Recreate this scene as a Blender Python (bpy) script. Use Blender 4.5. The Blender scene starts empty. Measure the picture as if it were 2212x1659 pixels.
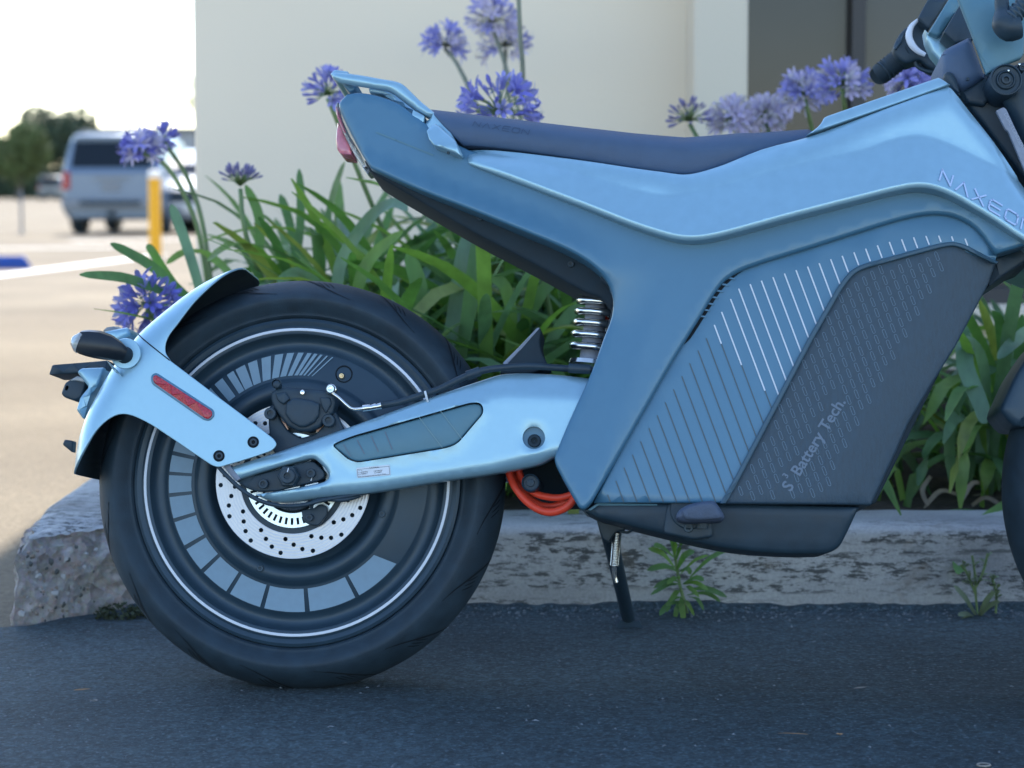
import bpy, bmesh, math, random
import numpy as np
from mathutils import Vector, Matrix
from mathutils.geometry import delaunay_2d_cdt
from mathutils.bvhtree import BVHTree

R = math.radians
sc = bpy.context.scene
col = sc.collection

# ------------------------------------------------------------------ camera
F = 4920.0                     # focal length in units of a 2212 x 1659 picture
CX, CY = 1106.0, 829.5
PITCH = math.atan(420.0 / F)   # looking slightly down
CAMH = 0.7625
cam_d = bpy.data.cameras.new('camera')
cam = bpy.data.objects.new('camera', cam_d)
col.objects.link(cam)
cam.location = (0, 0, CAMH)
cam.rotation_euler = (math.pi / 2 - PITCH, 0, 0)
cam_d.sensor_fit = 'HORIZONTAL'
cam_d.sensor_width = 36.0
cam_d.lens = 36.0 * F / 2212.0
cam_d.clip_start = 0.05
cam_d.clip_end = 3000
cam_d.dof.use_dof = True
cam_d.dof.focus_distance = 3.42
cam_d.dof.aperture_fstop = 5.2
sc.camera = cam

# ------------------------------------------------------------------ sky, sun, exposure
SUN_EL, SUN_AZ = R(47), R(1.8)
world = bpy.data.worlds.new('World')
sc.world = world
world.use_nodes = True
wn = world.node_tree
bg = wn.nodes['Background']
sky = wn.nodes.new('ShaderNodeTexSky')
sky.sky_type = 'NISHITA'
sky.sun_disc = False
sky.sun_elevation = SUN_EL
sky.sun_rotation = SUN_AZ
sky.air_density = 1.0
sky.dust_density = 0.3
sky.ozone_density = 1.0
wn.links.new(sky.outputs[0], bg.inputs[0])
bg.inputs[1].default_value = 0.13
sun_d = bpy.data.lights.new('sun', 'SUN')
sun_d.energy = 3.2
sun_d.angle = R(0.53)
sun_d.color = (1.0, 0.93, 0.82)
sun = bpy.data.objects.new('sun', sun_d)
col.objects.link(sun)
sdir = Vector((math.sin(SUN_AZ) * math.cos(SUN_EL), math.cos(SUN_AZ) * math.cos(SUN_EL), math.sin(SUN_EL)))
sun.rotation_euler = sdir.to_track_quat('Z', 'Y').to_euler()
sun.location = sdir * 30
sc.view_settings.view_transform = 'Standard'
sc.view_settings.look = 'None'
sc.view_settings.exposure = 1.82
sc.view_settings.gamma = 1.0
sc.view_settings.use_curve_mapping = False
sc.render.engine = 'CYCLES'
sc.cycles.use_denoising = True
sc.cycles.max_bounces = 8
sc.cycles.sample_clamp_indirect = 8.0

# ------------------------------------------------------------------ measuring helpers
FWD = Vector((0, math.cos(PITCH), -math.sin(PITCH)))
UPV = Vector((0, math.sin(PITCH), math.cos(PITCH)))
CAM = Vector((0, 0, CAMH))

def ray(px, py):
    return (FWD + Vector((1, 0, 0)) * ((px - CX) / F) - UPV * ((py - CY) / F))

def at(px, py, Y):
    d = ray(px, py)
    return CAM + d * (Y / d.y)

def on_z(px, py, z=0.0):
    d = ray(px, py)
    return CAM + d * ((z - CAMH) / d.z)

# motorcycle frame: leaning onto its stand, away from the viewer
LEAN, YAW = R(-10.5), R(-4.0)
TYRE_R = 0.318
WS = TYRE_R / 0.308
BR = Matrix.Rotation(YAW, 3, 'Z') @ Matrix.Rotation(LEAN, 3, 'X')
_l = BR @ Vector((0, -0.055, TYRE_R))
LIFT = -0.006
_p = on_z(640, 1040, _l.z + LIFT)
ROOT = _p - _l
BRI = BR.transposed()
CAML = BRI @ (CAM - ROOT)

def L(px, py, yl):
    """picture point -> motorcycle coordinates (x, z) on the plane y = yl"""
    d = BRI @ ray(px, py)
    t = (yl - CAML.y) / d.y
    p = CAML + d * t
    return (p.x, p.z)

def L3(px, py, yl):
    x, z = L(px, py, yl)
    return Vector((x, yl, z))

PXM = (L(1000, 1000, -0.1)[0] - L(900, 1000, -0.1)[0]) / 100.0   # metres per picture unit at the motorcycle

# ------------------------------------------------------------------ materials
def mat(name, base, rough=0.5, metal=0.0, var=0.0, vscale=30.0, bump=0.0, bscale=200.0, coat=0.0,
        spec=0.5, stretch=None, trans=0.0, ior=1.45, col2=None, detail=4.0, emit=None):
    m = bpy.data.materials.new(name)
    m.use_nodes = True
    nt = m.node_tree
    b = nt.nodes['Principled BSDF']
    b.inputs['Base Color'].default_value = (*base, 1)
    b.inputs['Roughness'].default_value = rough
    b.inputs['Metallic'].default_value = metal
    b.inputs['Coat Weight'].default_value = coat
    b.inputs['Coat Roughness'].default_value = 0.15
    b.inputs['Specular IOR Level'].default_value = spec
    b.inputs['Transmission Weight'].default_value = trans
    b.inputs['IOR'].default_value = ior
    tc = nt.nodes.new('ShaderNodeTexCoord')
    mp = nt.nodes.new('ShaderNodeMapping')
    nt.links.new(tc.outputs['Object'], mp.inputs[0])
    if stretch:
        mp.inputs['Scale'].default_value = stretch
    if var > 0 or col2:
        n = nt.nodes.new('ShaderNodeTexNoise')
        n.inputs['Scale'].default_value = vscale
        n.inputs['Detail'].default_value = detail
        nt.links.new(mp.outputs[0], n.inputs['Vector'])
        r = nt.nodes.new('ShaderNodeValToRGB')
        r.color_ramp.elements[0].position = 0.3
        r.color_ramp.elements[1].position = 0.7
        c2 = col2 or base
        r.color_ramp.elements[0].color = (*[max(0, c * (1 - var)) for c in base], 1)
        r.color_ramp.elements[1].color = (*[min(1, c * (1 + var)) for c in c2], 1)
        nt.links.new(n.outputs['Fac'], r.inputs[0])
        nt.links.new(r.outputs[0], b.inputs['Base Color'])
        mr = nt.nodes.new('ShaderNodeMapRange')
        mr.inputs['To Min'].default_value = max(0.02, rough - 0.08)
        mr.inputs['To Max'].default_value = min(1, rough + 0.08)
        nt.links.new(n.outputs['Fac'], mr.inputs['Value'])
        nt.links.new(mr.outputs[0], b.inputs['Roughness'])
    if bump > 0:
        n2 = nt.nodes.new('ShaderNodeTexNoise')
        n2.inputs['Scale'].default_value = bscale
        n2.inputs['Detail'].default_value = 6
        nt.links.new(mp.outputs[0], n2.inputs['Vector'])
        bp = nt.nodes.new('ShaderNodeBump')
        bp.inputs['Strength'].default_value = bump
        bp.inputs['Distance'].default_value = 0.01
        nt.links.new(n2.outputs['Fac'], bp.inputs['Height'])
        nt.links.new(bp.outputs[0], b.inputs['Normal'])
    if emit:
        b.inputs['Emission Color'].default_value = (*emit[0], 1)
        b.inputs['Emission Strength'].default_value = emit[1]
    return m

M = {}
M['paint'] = mat('light_paint', (0.26, 0.435, 0.545), 0.33, 0.42, 0.03, 60, 0.015, 900, coat=0.35)
M['paint_dark'] = mat('slate_paint', (0.057, 0.160, 0.258), 0.36, 0.15, 0.03, 50, 0.02, 900, coat=0.25)
M['teal'] = mat('teal_paint', (0.085, 0.19, 0.25), 0.45, 0.1, 0.04, 50, 0.03, 900)
M['black'] = mat('black_plastic', (0.018, 0.038, 0.058), 0.5, 0, 0.12, 40, 0.05, 700)  # blue lift in the blacks, rim and rubber too, imitates veiling glare
M['black_matt'] = mat('matt_black', (0.012, 0.027, 0.042), 0.75, 0, 0.15, 50, 0.08, 600)
M['battery'] = mat('battery_plastic', (0.030, 0.058, 0.088), 0.48, 0, 0.14, 260, 0.16, 900, stretch=(1.0, 1, 0.25))
M['seat'] = mat('seat_vinyl', (0.052, 0.090, 0.160), 0.55, 0, 0.06, 40, 0.14, 900)
M['rubber'] = mat('tyre_rubber', (0.017, 0.034, 0.051), 0.66, 0, 0.22, 35, 0.12, 500)
M['tread_dark'] = mat('groove_shade', (0.004, 0.009, 0.015), 0.9)  # near-black standing in for shade inside grooves, openings and recesses
M['rim'] = mat('rim_black', (0.024, 0.049, 0.074), 0.42, 0.1, 0.08, 30, 0.03, 800)
M['rim_gfx'] = mat('rim_graphic', (0.16, 0.255, 0.34), 0.4, 0.0, 0.06, 60)
M['stripe_white'] = mat('white_stripe', (0.62, 0.66, 0.74), 0.4, 0, 0.04, 60)
M['stripe_dark'] = mat('groove_stripe', (0.075, 0.105, 0.125), 0.6)
M['lettering'] = mat('pale_lettering', (0.42, 0.52, 0.72), 0.45)
M['battery_print'] = mat('battery_print', (0.135, 0.18, 0.245), 0.5)
M['steel'] = mat('brushed_steel', (0.55, 0.57, 0.59), 0.28, 1.0, 0.10, 90, 0.03, 500, stretch=(1, 1, 6))
M['chrome'] = mat('zinc_plated_steel', (0.66, 0.66, 0.64), 0.2, 1.0, 0.06, 120)
M['abs_ring'] = mat('sensor_ring_steel', (0.72, 0.76, 0.74), 0.3, 0.85, 0.05, 120)
M['gold'] = mat('brass', (0.62, 0.44, 0.24), 0.3, 1.0, 0.05, 120)
M['copper'] = mat('brake_pad_copper', (0.55, 0.33, 0.24), 0.45, 0.7, 0.15, 150)
M['orange'] = mat('orange_cable', (0.72, 0.060, 0.028), 0.45, 0, 0.06, 60)
M['red'] = mat('red_reflector', (0.42, 0.012, 0.035), 0.25, 0, 0.35, 320, 0.35, 420, coat=0.6)
M['red_lens'] = mat('tail_lens', (0.85, 0.30, 0.40), 0.15, 0, 0.1, 80, trans=0.45, coat=0.5)
M['clear'] = mat('clear_lens', (0.85, 0.88, 0.9), 0.08, 0, 0, trans=0.7, coat=0.5)
M['sticker'] = mat('sticker_white', (0.62, 0.67, 0.74), 0.4, 0, 0.03, 60)
M['ink'] = mat('sticker_ink', (0.03, 0.035, 0.05), 0.6)
M['grey_plate'] = mat('grey_plate', (0.22, 0.25, 0.32), 0.6, 0, 0.1, 120, 0.15, 500)

# ------------------------------------------------------------------ object helpers
def add(name, me, m, parent=None):
    o = bpy.data.objects.new(name, me)
    if m is not None and len(me.materials) == 0:
        me.materials.append(m)
    col.objects.link(o)
    if parent:
        o.parent = parent
    return o

def mesh(name, verts, faces, smooth=None):
    me = bpy.data.meshes.new(name)
    me.from_pydata([tuple(v) for v in verts], [], [tuple(int(i) for i in f) for f in faces])
    me.validate()
    me.update()
    if smooth is not None:
        me.shade_smooth()
        if smooth < 179:
            me.set_sharp_from_angle(angle=R(smooth))
    return me

def empty(name, loc=(0, 0, 0)):
    o = bpy.data.objects.new(name, None)
    o.empty_display_size = 0.05
    o.location = loc
    col.objects.link(o)
    return o

def tag(o, label=None, cat=None, group=None, kind=None):
    if label: o['label'] = label
    if cat: o['category'] = cat
    if group: o['group'] = group
    if kind: o['kind'] = kind
    return o

# ---- 2D outline helpers (picture units)
def curve(pts, k=4, closed=True):
    """Catmull-Rom through the points; a point with a third element is a hard corner"""
    n = len(pts)
    out = []
    P = [np.array(p[:2], float) for p in pts]
    C = [len(p) > 2 for p in pts]
    for i in range(n if closed else n - 1):
        p1, p2 = P[i], P[(i + 1) % n]
        p0 = P[i - 1] if (closed or i > 0) else p1
        p3 = P[(i + 2) % n] if (closed or i + 2 < n) else p2
        if C[i]: p0 = p1
        if C[(i + 1) % n]: p3 = p2
        if C[i] and C[(i + 1) % n]:
            out.append(tuple(p1)); continue
        d = max(np.linalg.norm(p2 - p1), 1e-6)
        m1 = (p2 - p0) / max(np.linalg.norm(p2 - p1) + np.linalg.norm(p1 - p0), 1e-6) * d
        m2 = (p3 - p1) / max(np.linalg.norm(p3 - p2) + np.linalg.norm(p2 - p1), 1e-6) * d
        for j in range(k):
            t = j / k
            h = (2*t**3 - 3*t**2 + 1) * p1 + (t**3 - 2*t**2 + t) * m1 + (-2*t**3 + 3*t**2) * p2 + (t**3 - t**2) * m2
            out.append(tuple(h))
    if not closed:
        out.append(tuple(P[-1]))
    return out

def fil(pts, r=6, n=5):
    """polygon with every corner rounded; a point's third element is its own radius"""
    out = []
    N = len(pts)
    for i in range(N):
        p = np.array(pts[i][:2], float)
        a = np.array(pts[i - 1][:2], float)
        b = np.array(pts[(i + 1) % N][:2], float)
        rr = pts[i][2] if len(pts[i]) > 2 else r
        if rr <= 0:
            out.append(tuple(p)); continue
        da, db = np.linalg.norm(a - p), np.linalg.norm(b - p)
        q = min(rr, da * 0.49, db * 0.49)
        s, e = p + (a - p) / da * q, p + (b - p) / db * q
        for j in range(n + 1):
            t = j / n
            out.append(tuple((1 - t)**2 * s + 2 * t * (1 - t) * p + t * t * e))
    return out

def circ(cx, cy, r, n=24):
    return [(cx + r * math.cos(2*math.pi*i/n), cy + r * math.sin(2*math.pi*i/n)) for i in range(n)]

def resample(poly, step):
    out = []
    n = len(poly)
    for i in range(n):
        a, b = np.array(poly[i]), np.array(poly[(i + 1) % n])
        d = np.linalg.norm(b - a)
        if d < 1e-7: continue
        k = max(1, int(math.ceil(d / step)))
        for j in range(k):
            out.append(tuple(a + (b - a) * j / k))
    return out

def seg_dist(P, poly, closed=True):
    P = np.asarray(P, float)
    A = np.asarray(poly, float)
    B = np.roll(A, -1, axis=0)
    if not closed:
        A, B = A[:-1], B[:-1]
    AB = B - A
    l2 = (AB ** 2).sum(1) + 1e-18
    D = np.full(len(P), 1e9)
    for s in range(0, len(P), 2000):
        q = P[s:s + 2000]
        t = ((q[:, None, :] - A[None]) * AB[None]).sum(2) / l2
        t = np.clip(t, 0, 1)
        d = q[:, None, :] - (A[None] + t[..., None] * AB[None])
        D[s:s + 2000] = np.sqrt((d ** 2).sum(2)).min(1)
    return D

def inside(P, poly):
    P = np.asarray(P, float)
    A = np.asarray(poly, float)
    B = np.roll(A, -1, axis=0)
    x, y = P[:, 0][:, None], P[:, 1][:, None]
    c = (A[:, 1][None] > y) != (B[:, 1][None] > y)
    with np.errstate(divide='ignore', invalid='ignore'):
        xi = (B[:, 0] - A[:, 0])[None] * (y - A[:, 1][None]) / (B[:, 1] - A[:, 1])[None] + A[:, 0][None]
    return ((c & (x < xi)).sum(1) % 2) == 1

def area(poly):
    A = np.asarray(poly)
    B = np.roll(A, -1, axis=0)
    return 0.5 * (A[:, 0] * B[:, 1] - B[:, 0] * A[:, 1]).sum()

def sheet(poly, holes, grid, rings, lines=()):
    """triangulate a 2D outline (metres) with inner grid points; returns verts, tris"""
    poly = resample(poly, grid)
    if area(poly) < 0: poly = poly[::-1]
    loops = [poly] + [resample(h, grid) for h in holes]
    pts, edges = [], []
    for lp in loops:
        s = len(pts)
        pts += lp
        edges += [(s + i, s + (i + 1) % len(lp)) for i in range(len(lp))]
    A = np.asarray(poly)
    extra = []
    if rings:
        T = np.roll(A, -1, axis=0) - np.roll(A, 1, axis=0)
        T /= (np.linalg.norm(T, axis=1)[:, None] + 1e-12)
        Nn = np.stack([-T[:, 1], T[:, 0]], 1)
        for d in rings:
            extra.append((A + Nn * d, d))
    ok = []
    for Q, d in extra:
        keep = inside(Q, poly) & (seg_dist(Q, poly) > d * 0.93)
        ok.append(Q[keep])
    lo, hi = A.min(0), A.max(0)
    if grid > 0:
        gx = np.arange(lo[0] + grid * .5, hi[0], grid)
        gy = np.arange(lo[1] + grid * .5, hi[1], grid)
        G = np.stack(np.meshgrid(gx, gy), -1).reshape(-1, 2)
        if len(G):
            keep = inside(G, poly) & (seg_dist(G, poly) > max([grid * .45] + [r + grid * .3 for r in rings]))
            for h in holes:
                keep &= seg_dist(G, h) > grid * .3
            for ln in lines:
                keep &= seg_dist(G, ln, closed=False) > grid * .4
            ok.append(G[keep])
    for ln in lines:
        Q = np.array(resample(list(ln) + list(ln)[::-1][1:-1], grid * 0.6)) if len(ln) > 2 else np.array(resample(list(ln), grid * 0.6))
        keep = inside(Q, poly) & (seg_dist(Q, poly) > max([0.0015] + [r + 0.001 for r in rings]))
        for h in holes:
            keep &= ~inside(Q, h) & (seg_dist(Q, h) > 0.002)
        ok.append(Q[keep])
    for q in ok:
        pts += [tuple(p) for p in q]
    res = delaunay_2d_cdt([Vector((float(p[0]), float(p[1]))) for p in pts], edges, [], 0, 1e-7)
    V = np.array([(v.x, v.y) for v in res[0]])
    Fc = [f for f in res[2] if len(f) == 3]
    C = np.array([V[list(f)].mean(0) for f in Fc])
    keep = inside(C, poly)
    for h in holes:
        keep &= ~inside(C, h)
    Fc = [f for f, k in zip(Fc, keep) if k]
    used = sorted({i for f in Fc for i in f})
    mp = {o: n for n, o in enumerate(used)}
    return V[used], [tuple(mp[i] for i in f) for f in Fc], poly

def bevel_off(d, b):
    d = np.clip(d, 0, b)
    return b - np.sqrt(np.maximum(b * b - (b - d) ** 2, 0))

def panel(name, outline, y0, m, parent=None, thick=0.02, bevel=0.003, depth=None, grid=0.02, holes=(),
          mirror=False, on=None, off=0.0006, sharp=32, local=False, round_holes=0.0, lines=(), rings_x=(), only=None):
    """a moulded part: outline in picture units on the plane y0 of the motorcycle, worked to depth, rounded edges"""
    P2 = [tuple(p[:2]) for p in outline] if local else [L(p[0], p[1], y0) for p in outline]
    H2 = [[tuple(p[:2]) for p in h] if local else [L(p[0], p[1], y0) for p in h] for h in holes]
    rings = [bevel * k for k in (0.12, 0.4, 1.0)] if bevel > 0 else []
    rings = sorted(set(rings) | set(rings_x))
    V, T, poly = sheet(P2, H2, grid, rings, lines)
    d = seg_dist(V, poly) if only is None else seg_dist(V, only, closed=False)
    y = np.full(len(V), float(y0))
    if on is not None:
        for i, (x, z) in enumerate(V):
            h = on.ray_cast(Vector((x, -1.0, z)), Vector((0, 1, 0)))
            y[i] = (h[0].y if h[0] else y0) - off
    if depth is not None:
        y = y + depth(V[:, 0], V[:, 1], d)
    if bevel > 0:
        y = y + bevel_off(d, bevel)
    for h in H2:
        if round_holes > 0:
            y = y + bevel_off(seg_dist(V, h), round_holes)
    # orient triangles to face -y
    fixed = []
    for a, b, c in T:
        ar = (V[b][0]-V[a][0])*(V[c][1]-V[a][1]) - (V[b][1]-V[a][1])*(V[c][0]-V[a][0])
        fixed.append((a, b, c) if ar > 0 else (a, c, b))
    n = len(V)
    front = [(V[i][0], y[i], V[i][1]) for i in range(n)]
    if mirror:
        back = [(V[i][0], -y[i], V[i][1]) for i in range(n)]
    else:
        back = [(V[i][0], y[i] + thick if on is not None else max(y0 + thick, y[i] + 0.0005), V[i][1]) for i in range(n)]
    cnt = {}
    for a, b, c in fixed:
        for e in ((a, b), (b, c), (c, a)):
            k = (min(e), max(e))
            cnt.setdefault(k, []).append(e)
    faces = list(fixed) + [(c + n, b + n, a + n) for a, b, c in fixed]
    for k, es in cnt.items():
        if len(es) == 1:
            a, b = es[0]
            faces.append((b, a, a + n, b + n))
    me = mesh(name, front + back, faces, sharp)
    o = add(name, me, m, parent)
    return o

def bvh(o):
    me = o.data
    return BVHTree.FromPolygons([v.co.copy() for v in me.vertices], [tuple(p.vertices) for p in me.polygons])

def lathe_mesh(name, prof, n=64, sharp=30, a0=0, a1=2*math.pi):
    """profile of (radius, y) spun about the y axis"""
    full = abs(a1 - a0 - 2 * math.pi) < 1e-6
    k = n if full else n + 1
    V, Fc = [], []
    for i in range(k):
        a = a0 + (a1 - a0) * i / n
        for r, y in prof:
            V.append((r * math.cos(a), y, r * math.sin(a)))
    m_ = len(prof)
    for i in range(n):
        j = (i + 1) % k
        for q in range(m_ - 1):
            Fc.append((i*m_+q, i*m_+q+1, j*m_+q+1, j*m_+q))
    return mesh(name, V, Fc, sharp)

def lathe(name, c, prof, m, parent, n=48, sharp=30):
    """c = centre (x, z) in motorcycle coordinates"""
    me = lathe_mesh(name, prof, n, sharp)
    me.transform(Matrix.Translation((c[0], 0, c[1])))
    return add(name, me, m, parent)

def tube_mesh(name, pts, rad, n=10, sub=4, closed_ends=True, sharp=60):
    P = [Vector(p) for p in pts]
    rr = rad if isinstance(rad, (list, tuple)) else [rad] * len(P)
    Q, RR = [], []
    if len(P) > 2 and sub > 1:
        for i in range(len(P) - 1):
            p0 = P[max(i - 1, 0)]; p1 = P[i]; p2 = P[i + 1]; p3 = P[min(i + 2, len(P) - 1)]
            for j in range(sub):
                t = j / sub
                Q.append(0.5 * ((2*p1) + (p2-p0)*t + (2*p0-5*p1+4*p2-p3)*t*t + (3*p1-p0-3*p2+p3)*t**3))
                RR.append(rr[i] + (rr[i+1] - rr[i]) * t)
        Q.append(P[-1]); RR.append(rr[-1])
    else:
        Q, RR = P, list(rr)
    V, Fc = [], []
    up = Vector((0.13, 0.31, 0.94))
    prev = None
    for i, p in enumerate(Q):
        t = (Q[min(i+1, len(Q)-1)] - Q[max(i-1, 0)]).normalized()
        if prev is None:
            u = t.cross(up)
            if u.length < 1e-3: u = t.cross(Vector((1, 0, 0)))
            u.normalize()
        else:
            u = (prev - t * prev.dot(t)).normalized()
        prev = u
        w = t.cross(u)
        for k in range(n):
            a = 2 * math.pi * k / n
            V.append(p + (u * math.cos(a) + w * math.sin(a)) * RR[i])
    for i in range(len(Q) - 1):
        for k in range(n):
            k2 = (k + 1) % n
            Fc.append((i*n+k, i*n+k2, (i+1)*n+k2, (i+1)*n+k))
    if closed_ends:
        Fc.append(tuple(range(n))[::-1])
        Fc.append(tuple((len(Q)-1)*n + k for k in range(n)))
    return mesh(name, V, Fc, sharp)

def tube(name, pts, rad, m, parent=None, **kw):
    return add(name, tube_mesh(name, pts, rad, **kw), m, parent)

def bolt(name, px, py, y0, rpx, m, parent, h=0.005, socket=True, rr=None, n=24):
    """socket-head bolt facing the viewer; rpx radius in picture units"""
    r = rpx * PXM if rr is None else rr
    c = L(px, py, y0)
    prof = [(r, y0 + h), (r, y0 + 0.15*r), (r*0.88, y0)]
    if socket:
        prof += [(r*0.52, y0), (r*0.50, y0 + 0.45*r), (0.0005, y0 + 0.5*r)]
    else:
        prof += [(0.0005, y0 - 0.1*r)]
    return lathe(name, c, prof, m, parent, n=n, sharp=28)

def stroke(pts, w, closed=False):
    """list of quads for a polyline of width w"""
    out = []
    n = len(pts)
    for i in range(n if closed else n - 1):
        a, b = np.array(pts[i], float), np.array(pts[(i+1) % n], float)
        t = (b - a) / (np.linalg.norm(b - a) + 1e-9)
        q = np.array([-t[1], t[0]]) * w / 2
        e = t * w / 2
        out.append([tuple(a - e + q), tuple(b + e + q), tuple(b + e - q), tuple(a - e - q)])
    return out

def text_polys(body, size, bold=0.0):
    cu = bpy.data.curves.new('lettering_curve', 'FONT')
    cu.body = body
    cu.size = size
    cu.offset = bold
    cu.resolution_u = 3
    o = bpy.data.objects.new('lettering_tmp', cu)
    col.objects.link(o)
    bpy.context.view_layer.update()
    me = bpy.data.meshes.new_from_object(o.evaluated_get(bpy.context.evaluated_depsgraph_get()))
    V = [(v.co.x, v.co.y) for v in me.vertices]
    Fc = [tuple(p.vertices) for p in me.polygons]
    bpy.data.objects.remove(o)
    bpy.data.curves.remove(cu)
    bpy.data.meshes.remove(me)
    return V, Fc

def flat_print(name, V2, Fc, m, parent, on=None, y=0.0, off=0.0008):
    """print lying on a surface: V2 in motorcycle (x, z)"""
    V = []
    for x, z in V2:
        yy = y
        if on is not None:
            h = on.ray_cast(Vector((x, -1.0, z)), Vector((0, 1, 0)))
            if h[0]: yy = h[0].y
        V.append((x, yy - off, z))
    fx = []
    for f in Fc:
        a, b, c = [V2[i] for i in f[:3]]
        ar = (b[0]-a[0])*(c[1]-a[1]) - (b[1]-a[1])*(c[0]-a[0])
        fx.append(tuple(f) if ar > 0 else tuple(reversed(f)))
    n = len(V)
    V2b = [(v[0], v[1] + off * 0.9, v[2]) for v in V]
    me = mesh(name, V + V2b, fx + [tuple(i + n for i in reversed(f)) for f in fx])
    return add(name, me, m, parent)

def quads_print(name, quads_px, y, m, parent, on=None, off=0.0008):
    V2, Fc = [], []
    if on is not None:
        fine = []
        for q in quads_px:
            a, b, c, d = [np.array(p, float) for p in q]
            k = max(1, int(np.linalg.norm(b - a) / 4))
            for i in range(k):
                t0, t1 = i / k, (i + 1) / k
                fine.append([tuple(a+(b-a)*t0), tuple(a+(b-a)*t1), tuple(d+(c-d)*t1), tuple(d+(c-d)*t0)])
        quads_px = fine
    for q in quads_px:
        s = len(V2)
        V2 += [L(p[0], p[1], y) for p in q]
        Fc.append((s, s+1, s+2)); Fc.append((s, s+2, s+3))
    return flat_print(name, V2, Fc, m, parent, on, y, off)
# ================================================================== SETTING
from mathutils import noise as mnoise
rnd = random.Random(7)

def node_mat(name, build):
    m = bpy.data.materials.new(name); m.use_nodes = True
    nt = m.node_tree
    build(nt, nt.nodes['Principled BSDF'])
    return m

def ramp(nt, src, stops):
    r = nt.nodes.new('ShaderNodeValToRGB')
    e = r.color_ramp.elements
    while len(e) < len(stops): e.new(0.5)
    for el, (p, c) in zip(e, stops):
        el.position = p; el.color = (*c, 1) if len(c) == 3 else c
    nt.links.new(src, r.inputs[0])
    return r.outputs[0]

def noise_tex(nt, scale, detail=5, stretch=None, rough=0.55, coord='Object', dist=0.0):
    tc = nt.nodes.new('ShaderNodeTexCoord'); mp = nt.nodes.new('ShaderNodeMapping')
    if stretch: mp.inputs['Scale'].default_value = stretch
    nt.links.new(tc.outputs[coord], mp.inputs[0])
    n = nt.nodes.new('ShaderNodeTexNoise')
    n.inputs['Scale'].default_value = scale; n.inputs['Detail'].default_value = detail
    n.inputs['Roughness'].default_value = rough; n.inputs['Distortion'].default_value = dist
    nt.links.new(mp.outputs[0], n.inputs['Vector'])
    return n.outputs['Fac']

def voro(nt, scale, stretch=None, feature='F1'):
    tc = nt.nodes.new('ShaderNodeTexCoord'); mp = nt.nodes.new('ShaderNodeMapping')
    if stretch: mp.inputs['Scale'].default_value = stretch
    nt.links.new(tc.outputs['Object'], mp.inputs[0])
    v = nt.nodes.new('ShaderNodeTexVoronoi'); v.feature = feature
    v.inputs['Scale'].default_value = scale
    nt.links.new(mp.outputs[0], v.inputs['Vector'])
    return v

def mix(nt, fac, a, b, mode='MIX'):
    m = nt.nodes.new('ShaderNodeMix'); m.data_type = 'RGBA'; m.blend_type = mode
    for s, val in ((m.inputs[0], fac), (m.inputs[6], a), (m.inputs[7], b)):
        if hasattr(val, 'is_output') or isinstance(val, bpy.types.NodeSocket): nt.links.new(val, s)
        elif isinstance(val, (int, float)): s.default_value = val
        else: s.default_value = (*val, 1)
    return m.outputs[2]

def bump(nt, h, strength, dist=0.01, prev=None):
    b = nt.nodes.new('ShaderNodeBump')
    b.inputs['Strength'].default_value = strength; b.inputs['Distance'].default_value = dist
    nt.links.new(h, b.inputs['Height'])
    if prev is not None: nt.links.new(prev, b.inputs['Normal'])
    return b.outputs[0]

def m_lot(nt, b):
    big = noise_tex(nt, 0.5, 4)
    fine = noise_tex(nt, 90, 6, rough=0.7)
    v = voro(nt, 110)
    c = ramp(nt, big, [(0.3, (0.175, 0.142, 0.10)), (0.7, (0.28, 0.238, 0.175))])
    stain = noise_tex(nt, 1.6, 8, stretch=(1, 0.35, 1), rough=0.65, dist=1.0)
    c = mix(nt, ramp(nt, stain, [(0.58, (0, 0, 0)), (0.72, (0.55, 0.55, 0.55))]), c, (0.13, 0.115, 0.095))
    s = ramp(nt, v.outputs['Color'], [(0.1, (0.55, 0.52, 0.48)), (0.9, (1.0, 0.98, 0.92))])
    c2 = mix(nt, 0.75, c, s, 'MULTIPLY')
    c3 = mix(nt, 0.5, c2, ramp(nt, fine, [(0.35, (0.5, 0.48, 0.45)), (0.65, (1.15, 1.1, 1.05))]), 'MULTIPLY')
    nt.links.new(c3, b.inputs['Base Color'])
    b.inputs['Roughness'].default_value = 0.95
    nt.links.new(bump(nt, fine, 0.6, 0.01), b.inputs['Normal'])
M['lot'] = node_mat('worn_pavement', m_lot)

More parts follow.
